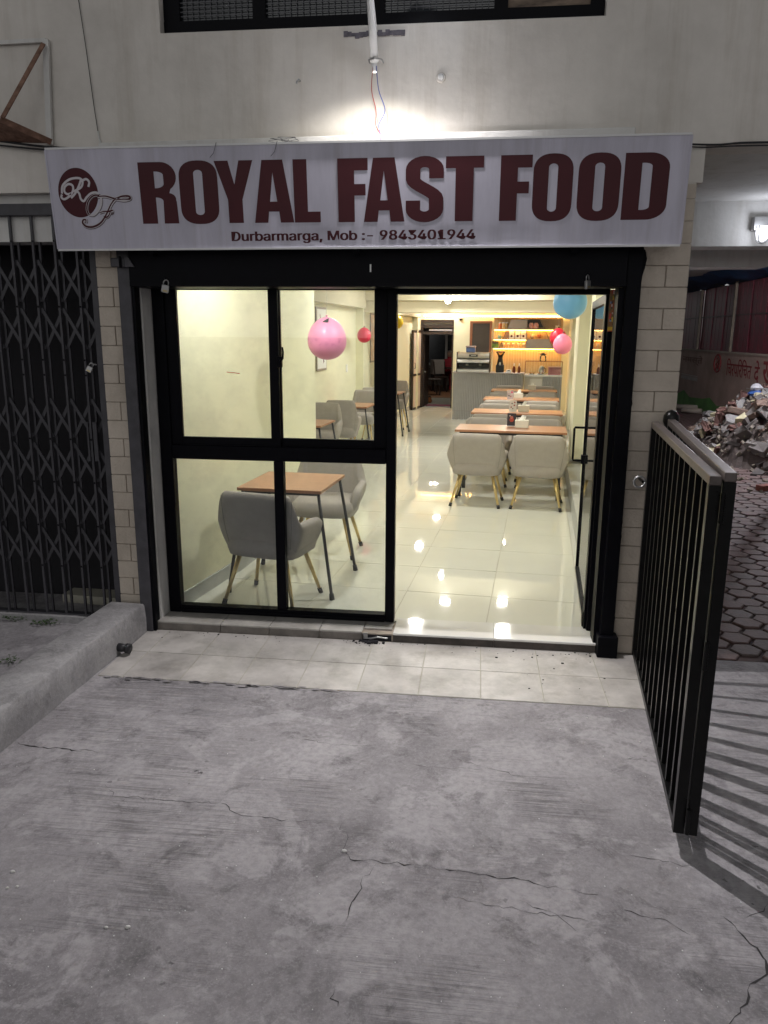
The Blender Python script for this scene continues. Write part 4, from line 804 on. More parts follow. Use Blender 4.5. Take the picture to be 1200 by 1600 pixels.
# bulkhead lamp on the passage beam
blp = ony(1192, 358, 6.14); bl = thing('bulkhead_lamp', 'lit caged bulkhead lamp on the white passage beam', 'lamp', blp)
MB().box(-.07, .07, .0, .062, -.01, .09, c=.008).build('housing', M['padlock'], bl); gl = MB().lathe([(.012, -.085), (.035, -.07), (.045, -.02), (.04, .02)], 16, (0, -.0, 0)).build('globe', mat('bulkhead_glow', (1, 1, 1), .3, var=0, emit=2, ecol=(.9, .92, 1)), bl, True)
for k in range(4): a = pi/4+k*pi/2; MB().tube([(.05*cos(a), .05*sin(a), .02), (.056*cos(a), .056*sin(a), -.04), (.035*cos(a), .035*sin(a), -.088), (0, 0, -.098)], .0045, 6).build('cage_bar', M['padlock'], bl)
pl_ = bpy.data.lights.new('bulkhead_light', 'POINT'); pl_.energy = 2.2; pl_.color = (.86, .9, 1); pl_.shadow_soft_size = .05; put('bulkhead_light', pl_, bl, (0, -.13, -.02))

yl = thing('yard_lamp', 'round lamp hung under the blue tarpaulin beyond the right edge', 'lamp', (4.62, 11.5, 3.25)); MB().lathe([(.10, -.03), (.11, 0)], 18).build('rim', M['white'], yl); MB().lathe([(.05, -.07), (.09, -.05), (.095, -.031)], 18).build('globe', mat('yard_glow', (1, 1, 1), .3, var=0, emit=8, ecol=(.92, .94, 1)), yl, True)
y2 = bpy.data.lights.new('yard_light', 'POINT'); y2.energy = 450; y2.color = (.92, .93, 1); y2.shadow_soft_size = .08; put('yard_light', y2, yl, (0, 0, -.16))

# ================================================================== FURNITURE
def make_chair():
    t = thing('armchair', '', 'chair')
    # U-shaped plan path from left arm front, round the back, to right arm front (chair faces +y)
    path = []; a, bk, fr_, rc = .275, -.245, .17, .115
    path += [(-a, fr_-(fr_-(bk+rc))*k/5) for k in range(6)]
    path += [(-a+rc-rc*cos(t_), bk+rc-rc*sin(t_)) for t_ in [pi/2*k/7 for k in range(1, 8)]]
    path += [(-a+rc+(2*(a-rc))*k/10, bk) for k in range(1, 10)]
    path += [(-x, y) for x, y in path[:13]][::-1]
    n = len(path); vs, fs = [], []; prof = 12
    for i, (x, y) in enumerate(path):
        p0, p1 = path[max(i-1, 0)], path[min(i+1, n-1)]; dx, dy = p1[0]-p0[0], p1[1]-p0[1]; d = math.hypot(dx, dy); nx, ny = dy/d, -dx/d     # outward
        if nx*x+ny*(y-.0) < 0: nx, ny = -nx, -ny
        e = abs(i-(n-1)/2)/((n-1)/2)                                                    # 0 at back centre, 1 at arm front
        s = min(1, max(0, (e-.44)/.20)); s = s*s*(3-2*s); top = .80-.185*s-.02*e*e; f = max(0, (e-.90)/.10); top -= .03*f*f
        th = .055+.012*s; bot = .335+.02*(1-e)
        ch = .006*abs(sin((i-(n-1)/2)*pi/2.0+pi/2)) if e < .62 else 0
        for k in range(prof):
            q = k/(prof-1)
            if q < .46:   h = q/.46; z = bot+(top-.03-bot)*h; off = -.080*(1-h)**1.15+.008*sin(pi*h)-.012*(1-s)*h*h; inn = 0
            elif q < .64: h = (q-.46)/.18; z = top-.03+.03*sin(pi*h)*1.0; off = -.012*(1-s)-th*h; inn = 0
            else:         h = (q-.64)/.36; z = top-.03-(top-.03-.40)*h; off = -.012*(1-s)*(1-h)-th-.03*h+ch*sin(pi*min(1, .15+h)); 
            vs.append((x+nx*off, y+ny*off, z))
    for i in range(n-1):
        for k in range(prof-1): fs.append((i*prof+k, i*prof+k+1, (i+1)*prof+k+1, (i+1)*prof+k))
    fs += [tuple(range(prof-1, -1, -1)), tuple(range((n-1)*prof, n*prof))]
    o = MB().add(vs, fs).build('backrest', M['velvet'], t, True); ss = o.modifiers.new('sub', 'SUBSURF'); ss.levels = ss.render_levels = 1
    sm = MB()
    for i in (10, 25):
        q = [Vector(vs[i*prof+k]) for k in range(0, 6)]; c = Vector((0, 0, 0)); sm.tube([p+Vector((p.x, p.y, 0)).normalized()*.0012 for p in q], .0016, 4)
    sm.build('seam', M['seam'], o)
    seat = MB(); rings = []
    for z, g in ((.335, .05), (.35, .012), (.40, 0), (.455, .004), (.475, .03), (.482, .09)):
        pts = []
        for k in range(28):
            a_ = 2*pi*k/28; cx, sy = cos(a_), sin(a_); pw = .42; pts.append(((.228-g)*math.copysign(abs(cx)**pw, cx), .012+(.222-g)*math.copysign(abs(sy)**pw, sy), z+.006*(g > .05)))
        rings.append(pts)
    sv = [p for rg2 in rings for p in rg2]; sfs = [(i*28+k, i*28+(k+1) % 28, (i+1)*28+(k+1) % 28, (i+1)*28+k) for i in range(5) for k in range(28)]+[tuple(reversed(range(28))), tuple(range(140, 168))]
    seat.add(sv, sfs).build('seat', M['velvet'], t, True)
    for sx in (-1, 1):
        for sy in (-1, 1):
            a_, b_2 = Vector((sx*.145, sy*.13, .345)), Vector((sx*.215, sy*.205, .03)); l = MB().tube([a_, b_2], [.0145, .0105], 10).build('leg', M['gold'], t, True)
            MB().tube([b_2+(a_-b_2)*.03, b_2+(a_-b_2)*-.085], .0145, 10).build('foot_cap', M['foot'], l, True)
    return t
CH = make_chair(); used = []; CH.scale = (1.17, 1.06, 1.0)
GRP = 'grey upholstered armchairs in the cafe'
def chair(u, v, face, label, sc=None):
    """face: 0 looks deeper into the room, 180 looks to the street"""
    loc, rz = P(u, v, FZ), RZI+radians(face)
    if not used: used.append(1); CH.location = loc; CH.rotation_euler.z = rz; CH['label'] = label; CH['group'] = GRP; return CH
    o = dup(CH, loc, rz, label, GRP)
    if sc: o.scale = sc
    return o
chair(-.925, .25, -8, 'grey tub armchair with its back to the shopfront window')
chair(-.88, 1.46, 184, 'grey tub armchair facing the street behind the window table')
def small_table():
    t = thing('cafe_table', '', 'table'); L = .30; H = .735
    bevel(MB().box(-L, L, -.325, .325, H, H+.022).build('table_top', M['wood'], t), .002, 2)
    MB().box(-L+.04, L-.04, -.285, .285, H-.022, H-.001).build('apron_frame', M['legblk'], t)
    for sx in (-1, 1):
        for sy in (-1, 1):
            a_, b_2 = Vector((sx*(L-.03), sy*.285, H-.003)), Vector((sx*(L+.075), sy*.345, .02)); l = MB().tube([a_, b_2], .0115, 10).build('leg', M['legblk'], t, True); MB().tube([b_2+(a_-b_2)*.035, b_2-(a_-b_2)*.026], [.0155, .019], 10).build('foot_cap', M['foot'], l, True)
    return t
ST = small_table(); ST.location = P(-.90, .655, FZ); ST.rotation_euler.z = RZI; ST['label'] = 'small wood top table with splayed black legs behind the window'; ST['group'] = 'small tables along the left wall'
for k, v in enumerate((4.25, 6.65, 9.27)):
    nm = ['nearest', 'middle', 'farthest'][k]
    dup(ST, P(-1.93, v, FZ), RZI, '%s small wood table along the recessed left wall' % nm)
HB = (.92, .98, 1.15)
chair(-1.93, 5.02, 184, 'grey armchair facing the street behind the nearest left wall table', HB); chair(-1.93, 3.45, 0, 'grey armchair with its back to the corner by the nearest left wall table', HB)
chair(-1.86, 5.83, 6, 'grey armchair seen from behind at the middle left wall table', HB); chair(-1.93, 7.45, 180, 'grey armchair facing the street at the middle left wall table', HB)
chair(-1.93, 8.40, 0, 'grey armchair with its back to us at the farthest left wall table', HB); chair(-1.90, 10.05, 180, 'grey armchair facing the street at the farthest left wall table', HB)
def long_table():
    t = thing('long_table', '', 'table'); H = .735
    bevel(MB().box(-.61, .61, -.29, .29, H, H+.025).build('table_top', M['wood'], t), .002, 2)
    for sx in (-1, 1):
        for sy in (-1, 1): MB().box(sx*.545-.02, sx*.545+.02, sy*.25-.02, sy*.25+.02, 0, H-.03).build('leg', M['legblk'], t)
        MB().box(sx*.545-.018, sx*.545+.018, -.23, .23, H-.03, H-.001).build('cross_rail', M['legblk'], t)
    MB().box(-.527, .527, -.235, -.215, H-.03, H-.002).build('rail', M['legblk'], t)
    return t
LT = long_table(); ords = ['nearest', 'second', 'third', 'farthest']; TV = [4.25, 6.22, 8.45, 10.45]
for k, v in enumerate(TV):
    if k == 0: LT.location = P(.515, v, FZ); LT.rotation_euler.z = RZI; LT['label'] = 'nearest long wood top table in the right hand row'; LT['group'] = 'long tables in the right hand row'
    else: dup(LT, P(.515, v, FZ), RZI, '%s long wood top table in the right hand row' % ords[k])
    for s, off in ((-1, .0), (1, .0)):
        sd = 'left' if s < 0 else 'right'; jt = random.Random(k*7+s)
        chair(.515+s*.318 if k == 0 else .53+s*.315, v-.60 if k == 0 else v-.52, jt.uniform(-3, 3), '%s armchair with its back to us at the %s long table' % (sd, ords[k]))
        chair(.515+s*.315, v+.60 if k else v+.56, 180+jt.uniform(-3, 3), '%s armchair facing the street behind the %s long table' % (sd, ords[k]))
TZ = FZ+.76
def tissue(px, py, label, s=1.):
    q = onz(px, py, TZ); t = thing('tissue_box', label, 'tissue box', q, RZI, 'tissue boxes on the long tables'); MB().box(-.075, .075, -.055, .055, 0, .085, c=.004).build('carton', M['tissuebox'], t)
    r = random.Random(int(px)); n = 7; mb = MB(); mb.add([(.035*cos(2*pi*i/n), .02*sin(2*pi*i/n), .084) for i in range(n)]+[(.02+.03*cos(2*pi*i/n)*r.uniform(.2, 1), .012*sin(2*pi*i/n), .12+.03*r.random()) for i in range(n)], [(i, (i+1) % n, n+(i+1) % n, n+i) for i in range(n)]); mb.build('tissue', M['paper'], t)
tissue(815, 668, 'tissue box on the nearest long table'); tissue(818, 643, 'tissue box on the second long table'); tissue(810, 622, 'tissue box on the third long table'); tissue(831, 609, 'tissue box on the farthest long table')
cardm = [mat('card_dark', (.03, .025, .03), .35, var=.2, scale=20), mat('card_white', (.7, .68, .66), .5, var=.05), mat('card_mixed', (.28, .2, .2), .5, var=.8, scale=30, col2=(.6, .5, .5))]
def card(px, py, label, m_, dots, h=.15):
    q = onz(px, py, TZ); t = thing('menu_card', label, 'menu card', q, RZI, 'table menu cards'); o = MB().box(-.05, .05, -.004, .004, .004, h).build('panel', m_, t); MB().box(-.052, .052, -.025, .03, 0, .005).build('base', M['white'], t)
    for k, (x, z, s, c) in enumerate(dots): d = MB().lathe([(s, 0), (s, .001)], 10).build('print', mat('dot_%s' % (c,), c, .5), t, loc=(x, -.0042, z)); d.rotation_euler.x = pi/2
card(799, 666, 'dark table menu card with a red drink picture on the nearest table', cardm[0], [(0, .075, .026, (.35, .05, .03)), (.0, .10, .018, (.45, .14, .10)), (-.02, .12, .008, (.5, .45, .4))])
card(801, 643, 'white dotted menu card on the second long table', cardm[1], [(-.022, .06, .010, (.25, .02, .03)), (.02, .085, .011, (.3, .05, .03)), (-.012, .11, .009, (.03, .03, .03)), (.024, .125, .010, (.25, .03, .04)), (0, .04, .008, (.1, .05, .05))])
card(797, 624, 'multicoloured menu card on the third long table', cardm[2], [(.026, .115, .016, (.6, .03, .12)), (-.02, .06, .014, (.1, .1, .1)), (.01, .05, .012, (.3, .1, .08)), (-.025, .12, .012, (.5, .4, .3))])

# ---- ceiling panels
def panel(u, v, label, s=.075):
    t = thing('ceiling_light', label, 'ceiling light', P(u, v, CZL), RZI, 'square ceiling lights'); MB().box(-s-.012, s+.012, -s-.012, s+.012, -.012, -.001, c=.003).build('rim', M['white'], t); MB().box(-s, s, -s, s, -.0145, -.0122).build('diffuser', M['lamp'], t)
for k, (u, v, wl) in enumerate(((-.95, .28, 'over the window table'), (.35, .9, 'just inside the open door'), (-.85, 3.3, 'left of the aisle before the long tables'), (.45, 3.3, 'in front of the nearest long table'))): panel(u, v, 'square ceiling light %s' % wl)
for px, py, wl in ((785, 940, 'second in the right line from the door'), (695, 935, 'second in the aisle line from the door'), (785, 984, 'first in the right line from the door'), (650, 968, 'first in the aisle line from the door'), (655, 852, 'third in the aisle line'), (783, 850, 'third in the right line'), (684, 806, 'fourth in the aisle line')):
    u, v = uv(onz(px, py, 2*FZ-CZL+.02)); panel(u, min(v, 14.0), 'square ceiling light %s' % wl)
u, z = onv(700, 470, 8.16); t = thing('spot_fitting', 'round spotlight glaring on the face of the ceiling beam', 'spotlight', P(u, 8.19, z), RZI); MB().tube([(0, .03, 0), (0, -.03, 0)], .05, 16).build('rim', M['white'], t, True); MB().tube([(0, -.0305, 0), (0, -.034, 0)], .042, 16).build('lens', M['lamp'], t)
# ---- balloons
def balloon(px, py, r, v, col, label, m2=None, hang=True, speck=None):
    u, z = onv(px, py, v); t = thing('balloon', label, 'balloon', P(u, v, z), RZI+.4, 'party balloons')
    m_ = mat('balloon_%s' % (col,), col, .38, var=.03, coat=.08, spec=.45); prof = []
    for k in range(1, 16): a = pi*k/16; prof.append((r*sin(a)*(1+.07*cos(a)), r*-cos(a)*(1.04 if cos(a) > 0 else 1.10)))
    b_ = MB().lathe([(.004, -r*1.04)]+prof+[(.006, r*1.105)], 28).build('skin', m_, t, True)
    MB().lathe([(.006, r*1.10), (.004, r*1.14), (.013, r*1.19)], 10).build('knot', m_, t, True)
    MB().prism([(-.012, r*1.0), (-.045, r*.86), (-.002, r*.80), (.004, r*1.04)], -r*.62, -r*.61).build('tape', M['foot'], t) if r > .12 and not speck is None else MB().box(-.008, .014, -.006, .006, r*1.13, r*1.25).build('tape', M['foot'], t)
    if hang: MB().tube([(0, 0, r*1.08), (0, 0, CZL-z)], .0012, 5).build('string', M['wirewh'], t)
    if speck:
        rs_ = random.Random(5); q = MB()
        for k in range(26):
            th_, ph = rs_.uniform(-1.0, 1.0)-pi/2-.4, rs_.uniform(-.9, .05); c = Vector((cos(th_)*cos(ph), sin(th_)*cos(ph), sin(ph)*1.04))*r*1.006; tn = Vector((-sin(th_), cos(th_), 0)); bn = c.cross(tn).normalized(); s = rs_.uniform(.006, .014)
            q.tube([c+(tn*cos(a)+bn*sin(a))*s*rs_.uniform(.7, 1.1) for a in [2*pi*i/7 for i in range(8)]], .0009, 4)
        q.build('printed_flowers', speck, t)
balloon(511, 530, .150, 1.3, (.82, .30, .52), 'large pink balloon with printed flowers behind the window', speck=mat('balloon_print', (.45, .10, .28), .5))
balloon(569, 524, .112, 7.7, (.55, .015, .05), 'red balloon by the framed picture at left'); balloon(620, 503, .13, 11, (.75, .52, .02), 'yellow balloon at the far left wall'); balloon(891, 471, .145, 2.6, (.16, .42, .75), 'sky blue balloon at the upper right of the doorway'); balloon(872, 527, .13, 8.2, (.55, .012, .04), 'red balloon half hidden behind the small pink balloon'); balloon(879, 538, .14, 7.5, (.80, .22, .36), 'small pink balloon by the right wall')
# ---- pictures on the left wall
def picture(v0, v1, z0, z1, label, m_, seed):
    t = thing('framed_picture', label, 'picture', P(-2.235, (v0+v1)/2, z0), RZI); w2 = (v1-v0)/2; H = z1-z0
    MB().box(-.012, .008, -w2, w2, 0, H, c=.003).build('frame', mat('picture_frame', (.30, .26, .22), .4), t); MB().box(.008, .011, -w2+.03, w2-.03, .03, H-.03).build('print', m_, t); r = random.Random(seed)
    for k in range(7):
        y0_, z0_ = r.uniform(-w2*.5, w2*.5), r.uniform(.1, H*.8); MB().tube([(.0125, y0_, z0_), (.0125, y0_+r.uniform(-.1, .1), z0_+r.uniform(.03, .18)), (.0125, y0_+r.uniform(-.1, .1), z0_+r.uniform(.1, .25))], .004, 5).build('sketch_line', mat('sketch_%d' % (k % 2), ((.35, .12, .20), (.12, .10, .14))[k % 2], .6), t)
picture(5.85, 6.35, 1.33, 2.2, 'framed white floral print behind the large pink balloon', M['paper'], 1); picture(9.3, 10.2, 1.33, 2.2, 'framed orange toned picture by the red balloon', mat('picture_orange', (.65, .33, .16), .5, var=.5, scale=5, col2=(.8, .72, .62)), 2)
t = thing('light_switch', 'white wall switch on the left cafe wall', 'switch', P(-2.247, 7.6, 1.3), RZI); MB().box(-.003, .01, -.04, .04, -.06, .06, c=.002).build('plate', M['white'], t); MB().box(.01, .014, -.012, .012, -.02, .02).build('rocker', M['paper'], t)
# ================================================================== COUNTER AND BACK WALL
def ithing(name, label, cat, u, v, z, rz=0., group=None): return thing(name, label, cat, P(u, v, z), RZI+rz, group)
def flutes(u0, u1, z0, z1, pitch=.0365, depth=.012):
    n = int((u1-u0)/pitch); mb = MB(); q = (u1-u0)/n; pts = []
    for k in range(n):
        for a in range(0, 6): t_ = pi*a/6; pts.append((u0+q*(k+.5)-q*.46*cos(t_), -depth*sin(t_)))
        pts.append((u0+q*(k+.97), 0)); pts.append((u0+q*(k+.985), .006))
    m_ = len(pts); mb.add([(x, y, z0) for x, y in pts]+[(x, y, z1) for x, y in pts], [(i, i+1, m_+i+1, m_+i) for i in range(m_-1)]); return mb
ct = ithing('service_counter', 'grey fluted service counter carrying the coffee machine', 'counter', 0, 12.0, FZ)
box('body', M['shelfgrey'], ct, -1.02, .455, .008, .60, 0, .985); flutes(-1.02, .455, .19, .985).build('fluted_front', M['flute'], ct, True); flutes(-1.02, .455, 0, .18).build('fluted_base', M['flute'], ct, True)
box('top', M['shelfgrey'], ct, -1.035, .47, -.02, .62, .985, 1.0, c=.003)
CT = FZ+1.0
em_ = ithing('espresso_machine', 'chrome two group espresso machine on the fluted counter', 'coffee machine', -.605, 12.28, CT)
def curved(name, m_, x0, x1, prof, parent):
    n = len(prof); MB().add([(x0, y, z) for y, z in prof]+[(x1, y, z) for y, z in prof], [(i, i+1, n+i+1, n+i) for i in range(n-1)]+[tuple(range(n)), tuple(reversed(range(n, 2*n)))]).build(name, m_, parent)
for nm, pr in (('upper_housing', [(-.20, .28), (-.235, .30), (-.225, .35), (-.19, .39), (-.16, .41), (.20, .41), (.20, .28)]), ('group_cover', [(-.16, .19), (-.25, .20), (-.27, .225), (-.24, .265), (-.17, .275), (.18, .275), (.18, .19)]), ('drip_tray', [(-.17, .0), (-.26, .01), (-.265, .06), (-.22, .085), (.18, .085), (.18, 0)])): curved(nm, M['steel'], -.335, .335, pr, em_)
box('back_panel', M['dark'], em_, -.33, .33, .0, .17, .085, .19); MB().lathe([(.03, 0), (.03, .05)], 14, (-.14, -.10, .13)).build('group_head', M['steel'], em_, True); MB().lathe([(.03, 0), (.03, .05)], 14, (.14, -.10, .13)).build('group_head', M['steel'], em_, True)
for sx in (-1, 1): box('end_cheek', M['dark'], em_, sx*.345-.01, sx*.345+.01, -.24, .2, .0, .42, c=.004)
pl = box('name_plate', M['foot'], em_, -.09, .09, -.243, -.232, .325, .372); MB().box(-.05, .06, -.246, -.2435, .344, .354).build('logo_mark', M['white'], pl)
for sx in (-1, 1): box('foot', M['foot'], em_, sx*.25-.02, sx*.25+.02, -.15, -.1, -.0, .004)
bx = ithing('plastic_tub', 'blue lidded plastic tub on top of the espresso machine', 'tub', -.68, 12.25, CT+.412); box('body', M['bluebox'], bx, -.095, .095, -.07, .07, 0, .10, c=.01); box('lid', mat('lid_grey', (.35, .28, .28), .4), bx, -.105, .105, -.08, .08, .10, .135, c=.008)
u_, z_ = onv(781, 580, 12.25); gd_ = ithing('coffee_grinder', 'black coffee grinder with clear hopper beside the espresso machine', 'grinder', u_, 12.25, CT)
box('base', M['foot'], gd_, -.085, .085, -.10, .10, 0, .16, c=.012); MB().lathe([(.07, .16), (.06, .22), (.045, .30), (.055, .33)], 18).build('burr_housing', M['foot'], gd_, True); MB().lathe([(.045, .33), (.09, .41), (.095, .42)], 18).build('hopper', glass_mat('hopper_clear', (.8, .72, .6)), gd_, True); MB().lathe([(.10, .42), (.10, .435), (.03, .44)], 18).build('hopper_lid', M['foot'], gd_, True); MB().tube([(0, -.06, .2), (.0, -.12, .17)], .022, 10).build('spout', M['steel'], gd_, True)
u_, z_ = onv(795, 578, 12.2); t = ithing('card_holder', 'small white card holder between the grinder and the bottles', 'holder', u_, 12.2, CT); box('body', M['white'], t, -.055, .055, -.03, .03, 0, .06, c=.005); box('slot', M['foot'], t, -.025, .025, -.0315, -.03, .035, .05)
for px, lab in ((803, 'left brown sauce bottle on the counter end'), (811, 'right brown sauce bottle on the counter end')):
    u_, z_ = onv(px, 578, 12.22); t = ithing('bottle', lab, 'bottle', u_, 12.22, CT, 0, 'sauce bottles on the counter'); MB().lathe([(.03, 0), (.033, .01), (.033, .09), (.022, .12), (.012, .14)], 16).build('glass_body', M['bottle'], t, True); MB().lathe([(.013, .14), (.013, .17), (.005, .20)], 10).build('cap', M['white'], t, True)
dc = ithing('display_case', 'glass topped pastry display case right of the counter', 'display case', .87, 12.1, FZ)
box('base', mat('case_base', (.52, .50, .46), .5), dc, -.395, -.02, 0, .5, 0, .93); box('base', M['flute'], dc, -.018, .38, .01, .5, 0, .93); flutes(-.018, .38, .02, .93).build('fluted_front', M['flute'], dc, True); box('shelf_top', M['white'], dc, -.40, .385, -.01, .51, .93, .965, c=.003); box('front_panel', M['plaster_w'], dc, -.28, -.03, -.004, -.001, .1, .88)
fr2 = MB()
for x in (-.39, .375): fr2.beam((x, .0, .965), (x, .0, 1.24), .008).beam((x, .48, .965), (x, .48, 1.24), .008).beam((x, 0, 1.24), (x, .48, 1.24), .008)
fr2.beam((-.39, 0, 1.24), (.375, 0, 1.24), .008).beam((-.39, .48, 1.24), (.375, .48, 1.24), .008).build('case_frame', M['brown'], dc); box('pane', GLASS, dc, -.388, .373, -.002, .002, .965, 1.236); box('pane', GLASS, dc, -.388, .373, .002, .478, 1.236, 1.24)
t = ithing('cake_box', 'pink cake box inside the display case', 'box', 1.09, 12.3, FZ+.966); box('carton', M['pinkbox'], t, -.13, .13, -.10, .10, 0, .15, c=.004); box('lid', mat('box_lid', (.7, .42, .40), .5), t, -.135, .135, -.105, .105, .15, .17)
for k, (u_, lab) in enumerate(((.62, 'left plate of pastries in the display case'), (.80, 'right plate of pastries in the display case'))):
    t = ithing('pastry_plate', lab, 'plate', u_, 12.25, FZ+.966, 0, 'pastry plates'); MB().lathe([(.04, 0), (.085, .012), (.08, .014)], 18).build('plate', M['white'], t, True)
    for q in range(3): MB().lathe([(.012, 0), (.028, .012), (.024, .032), (.006, .04)], 10, (.04*cos(q*2.1), .04*sin(q*2.1), .012)).build('pastry', mat('pastry_crust', (.45, .25, .09), .6), t, True)
t = ithing('glass_cloche', 'glass jar with dark lid on top of the display case', 'jar', .84, 12.35, FZ+1.241); MB().lathe([(.065, 0), (.07, .02), (.065, .11), (.03, .13)], 18).build('jar', GLASS, t, True); MB().lathe([(.035, .13), (.09, .15), (.03, .165), (.012, .18)], 16).build('lid', M['foot'], t, True)
t = ithing('cash_machine', 'small grey kettle behind the display case glass', 'kettle', .82, 12.42, FZ+.966); MB().lathe([(.06, 0), (.065, .06), (.05, .15), (.02, .18)], 16).build('body', M['steel'], t, True); MB().tube([(.05, 0, .14), (.09, 0, .11), (.09, 0, .05), (.06, 0, .03)], .008, 8).build('handle', M['foot'], t, True); t.name = 'kettle'
# ---- shelf wall
BV = 14.5
def bz(px, py): u, z = onv(px, py, BV-.16); return u, z
sw_ = ithing('shelf_wall', 'warm lit wood shelf wall with slanted grey panels behind the counter', 'shelf', 0, BV, 0)
xl, xr = bz(771, 520)[0], bz(878, 520)[0]; zt = bz(800, 498)[1]; z1, z2, z3 = bz(800, 515)[1], bz(800, 530.5)[1], bz(800, 544.5)[1]
bp_ = MB(); x = xl
while x < xr: bp_.box(x, x+.058, -.03, -.004, .95, zt); x += .062
bp_.build('slat_backing', M['shelfwood'], sw_)
for nm, z, a, b in (('shelf_board', z1, xl, xr), ('shelf_board', z2, xl, bz(823, 530)[0]), ('shelf_board', z3, xl, xr)):
    o = box(nm, M['white'], sw_, a, b, -.20, -.03, z-.009, z+.009); box('led_strip', M['led'], o, a+.02, b-.02, -.19, -.176, z-.0125, z-.0092)
    box('led_strip', M['led'], o, a+.02, b-.02, -.045, -.033, z-.0125, z-.0092)
cv = box('cove_strip', M['led'], sw_, -2.05, 1.35, -.03, -.012, zt+.055, zt+.062)
def poly(pts, m_, y0, y1, nm): return MB().prism([bz(*p) for p in pts], y0, y1).build(nm, m_, sw_)
poly([(799, 499.5), (824, 499.5), (824, 514), (793, 514)], M['shelfgrey'], -.19, -.17, 'slanted_panel'); poly([(822, 530), (857, 530), (863, 544), (822, 544)], M['shelfgrey'], -.19, -.17, 'slanted_panel')
poly([(824.3, 499.5), (844, 499.5), (849, 511.5), (824.3, 511.5)], M['dark'], -.06, -.04, 'dark_backing'); poly([(793, 514.5), (823, 514.5), (823, 529), (787, 529)], mat('pinkish_backing', (.55, .36, .30), .5), -.06, -.04, 'pink_backing'); poly([(845, 499.5), (877, 499.5), (877, 512), (850, 512)], mat('mid_slat', (.36, .25, .15), .5, var=.15), -.06, -.04, 'wood_backing')
for a, b in (((799, 499.5), (780, 544)), ((845, 499.5), (864, 544.5))): (xa, za), (xb, zb) = bz(*a), bz(*b); MB().beam((xa, -.11, za), (xb, -.11, zb), .012, .15, (0, 1, 0)).build('slanted_divider', mat('divider', (.2, .15, .12), .5), sw_)
box('divider', M['shelfgrey'], sw_, bz(823.5, 510)[0]-.006, bz(823.5, 510)[0]+.006, -.19, -.03, z3, zt)
box('top_trim', M['brown'], sw_, xl, xr, -.20, -.02, zt, zt+.02)
def onshelf(name, label, cat, px, zsh): u, _ = bz(px, 520); return ithing(name, label, cat, u, BV-.12, zsh+.0095)
for px, c, lab in ((781, (.65, .18, .05), 'orange jar on the top shelf'), (786, (.7, .5, .25), 'cream canister on the top shelf at left'), (791, (.45, .30, .12), 'brown canister on the top shelf at left')):
    t = onshelf('jar', lab, 'jar', px, z1); MB().lathe([(.04, 0), (.042, .02), (.042, .12), (.032, .135)], 14).build('body', mat('jar_%s' % (c,), c, .35), t, True); MB().lathe([(.036, .135), (.036, .16)], 14).build('lid', M['white'], t)
for k, px in enumerate((829.5, 837)):
    t = onshelf('decorated_jar', '%s pink decorated jar in the dark shelf cell' % ('left', 'right')[k], 'jar', px, z1); MB().lathe([(.035, 0), (.06, .05), (.06, .11), (.035, .15)], 16).build('body', mat('jar_pink', (.6, .18, .20), .35, var=.6, scale=30, col2=(.75, .55, .5)), t, True); MB().lathe([(.04, .15), (.04, .17)], 14).build('lid', M['foot'], t)
for k, px in enumerate((799.5, 809, 818)):
    t = onshelf('coffee_bag', '%s white coffee bag on the second shelf' % ('left', 'middle', 'right')[k], 'bag', px, z2); MB().prism([(-.055, 0), (.055, 0), (.06, .06), (.055, .17), (.058, .20), (-.058, .20), (-.055, .17), (-.06, .06)], -.03, .03).build('pouch', M['paper'], t); d = MB().lathe([(.026, 0), (.026, .001)], 12).build('badge', M['maroon'], t, loc=(0, -.031, .07)); d.rotation_euler.x = pi/2
for px, c, lab, zz in ((780.5, (.25, .42, .35), 'green glass tumbler on the second shelf', z2), (832, (.62, .5, .34), 'pale cup on the second shelf', z2), (842.5, (.35, .10, .04), 'brown cup on the second shelf', z2), (870, (.7, .6, .45), 'cream teapot on the top shelf at right', z1)):
    t = onshelf('cup', lab, 'cup', px, zz if zz != z2 or px < 823 else z3+.232); MB().lathe([(.03, 0), (.042, .03), (.045, .09), (.04, .09), (.02, .01)], 16).build('bowl', mat('cup_%s' % (c,), c, .3), t, True); MB().tube([(.042, 0, .075), (.07, 0, .065), (.07, 0, .03), (.04, 0, .025)], .006, 6).build('handle', mat('cup_%s' % (c,), c, .3), t, True)
for k in range(5):
    t = onshelf('glass', '%s stemmed glass on the bottom shelf' % ('first', 'second', 'third', 'fourth', 'fifth')[k], 'glass', 787+k*8, z3); MB().lathe([(.03, 0), (.005, .006), (.005, .05), (.035, .09), (.038, .12), (.036, .12), (.03, .09), (.004, .056)], 14).build('goblet', mat('frosted_glass', (.8, .75, .62), .2, var=.02), t, True); MB().lathe([(.039, .12), (.039, .124)], 14).build('rim', M['white'], t)
t = onshelf('snack_box', 'dark green printed box at the left end of the bottom shelf', 'box', 774.5, z3); box('carton', mat('box_green', (.05, .09, .03), .4, var=.6, scale=14, col2=(.18, .35, .06)), t, -.075, .075, -.03, .03, 0, .16); box('label', M['dark'], t, -.074, .074, -.032, -.03, .10, .155)
t = ithing('menu_board', 'dark blank board in a brown frame on the back wall', 'board', 0, BV, 0); (a0_, b0_), (a1_, b1_) = onv(733, 560, BV-.02), onv(769, 502, BV-.02); box('board', M['dark'], t, a0_+.06, a1_-.05, -.03, -.01, b0_, b1_-.05)
for q in ((a0_, a0_+.06, b0_, b1_), (a1_-.05, a1_, b0_, b1_), (a0_+.06, a1_-.05, b1_-.05, b1_)): box('frame', M['brown'], t, q[0], q[1], -.045, -.005, q[2], q[3])
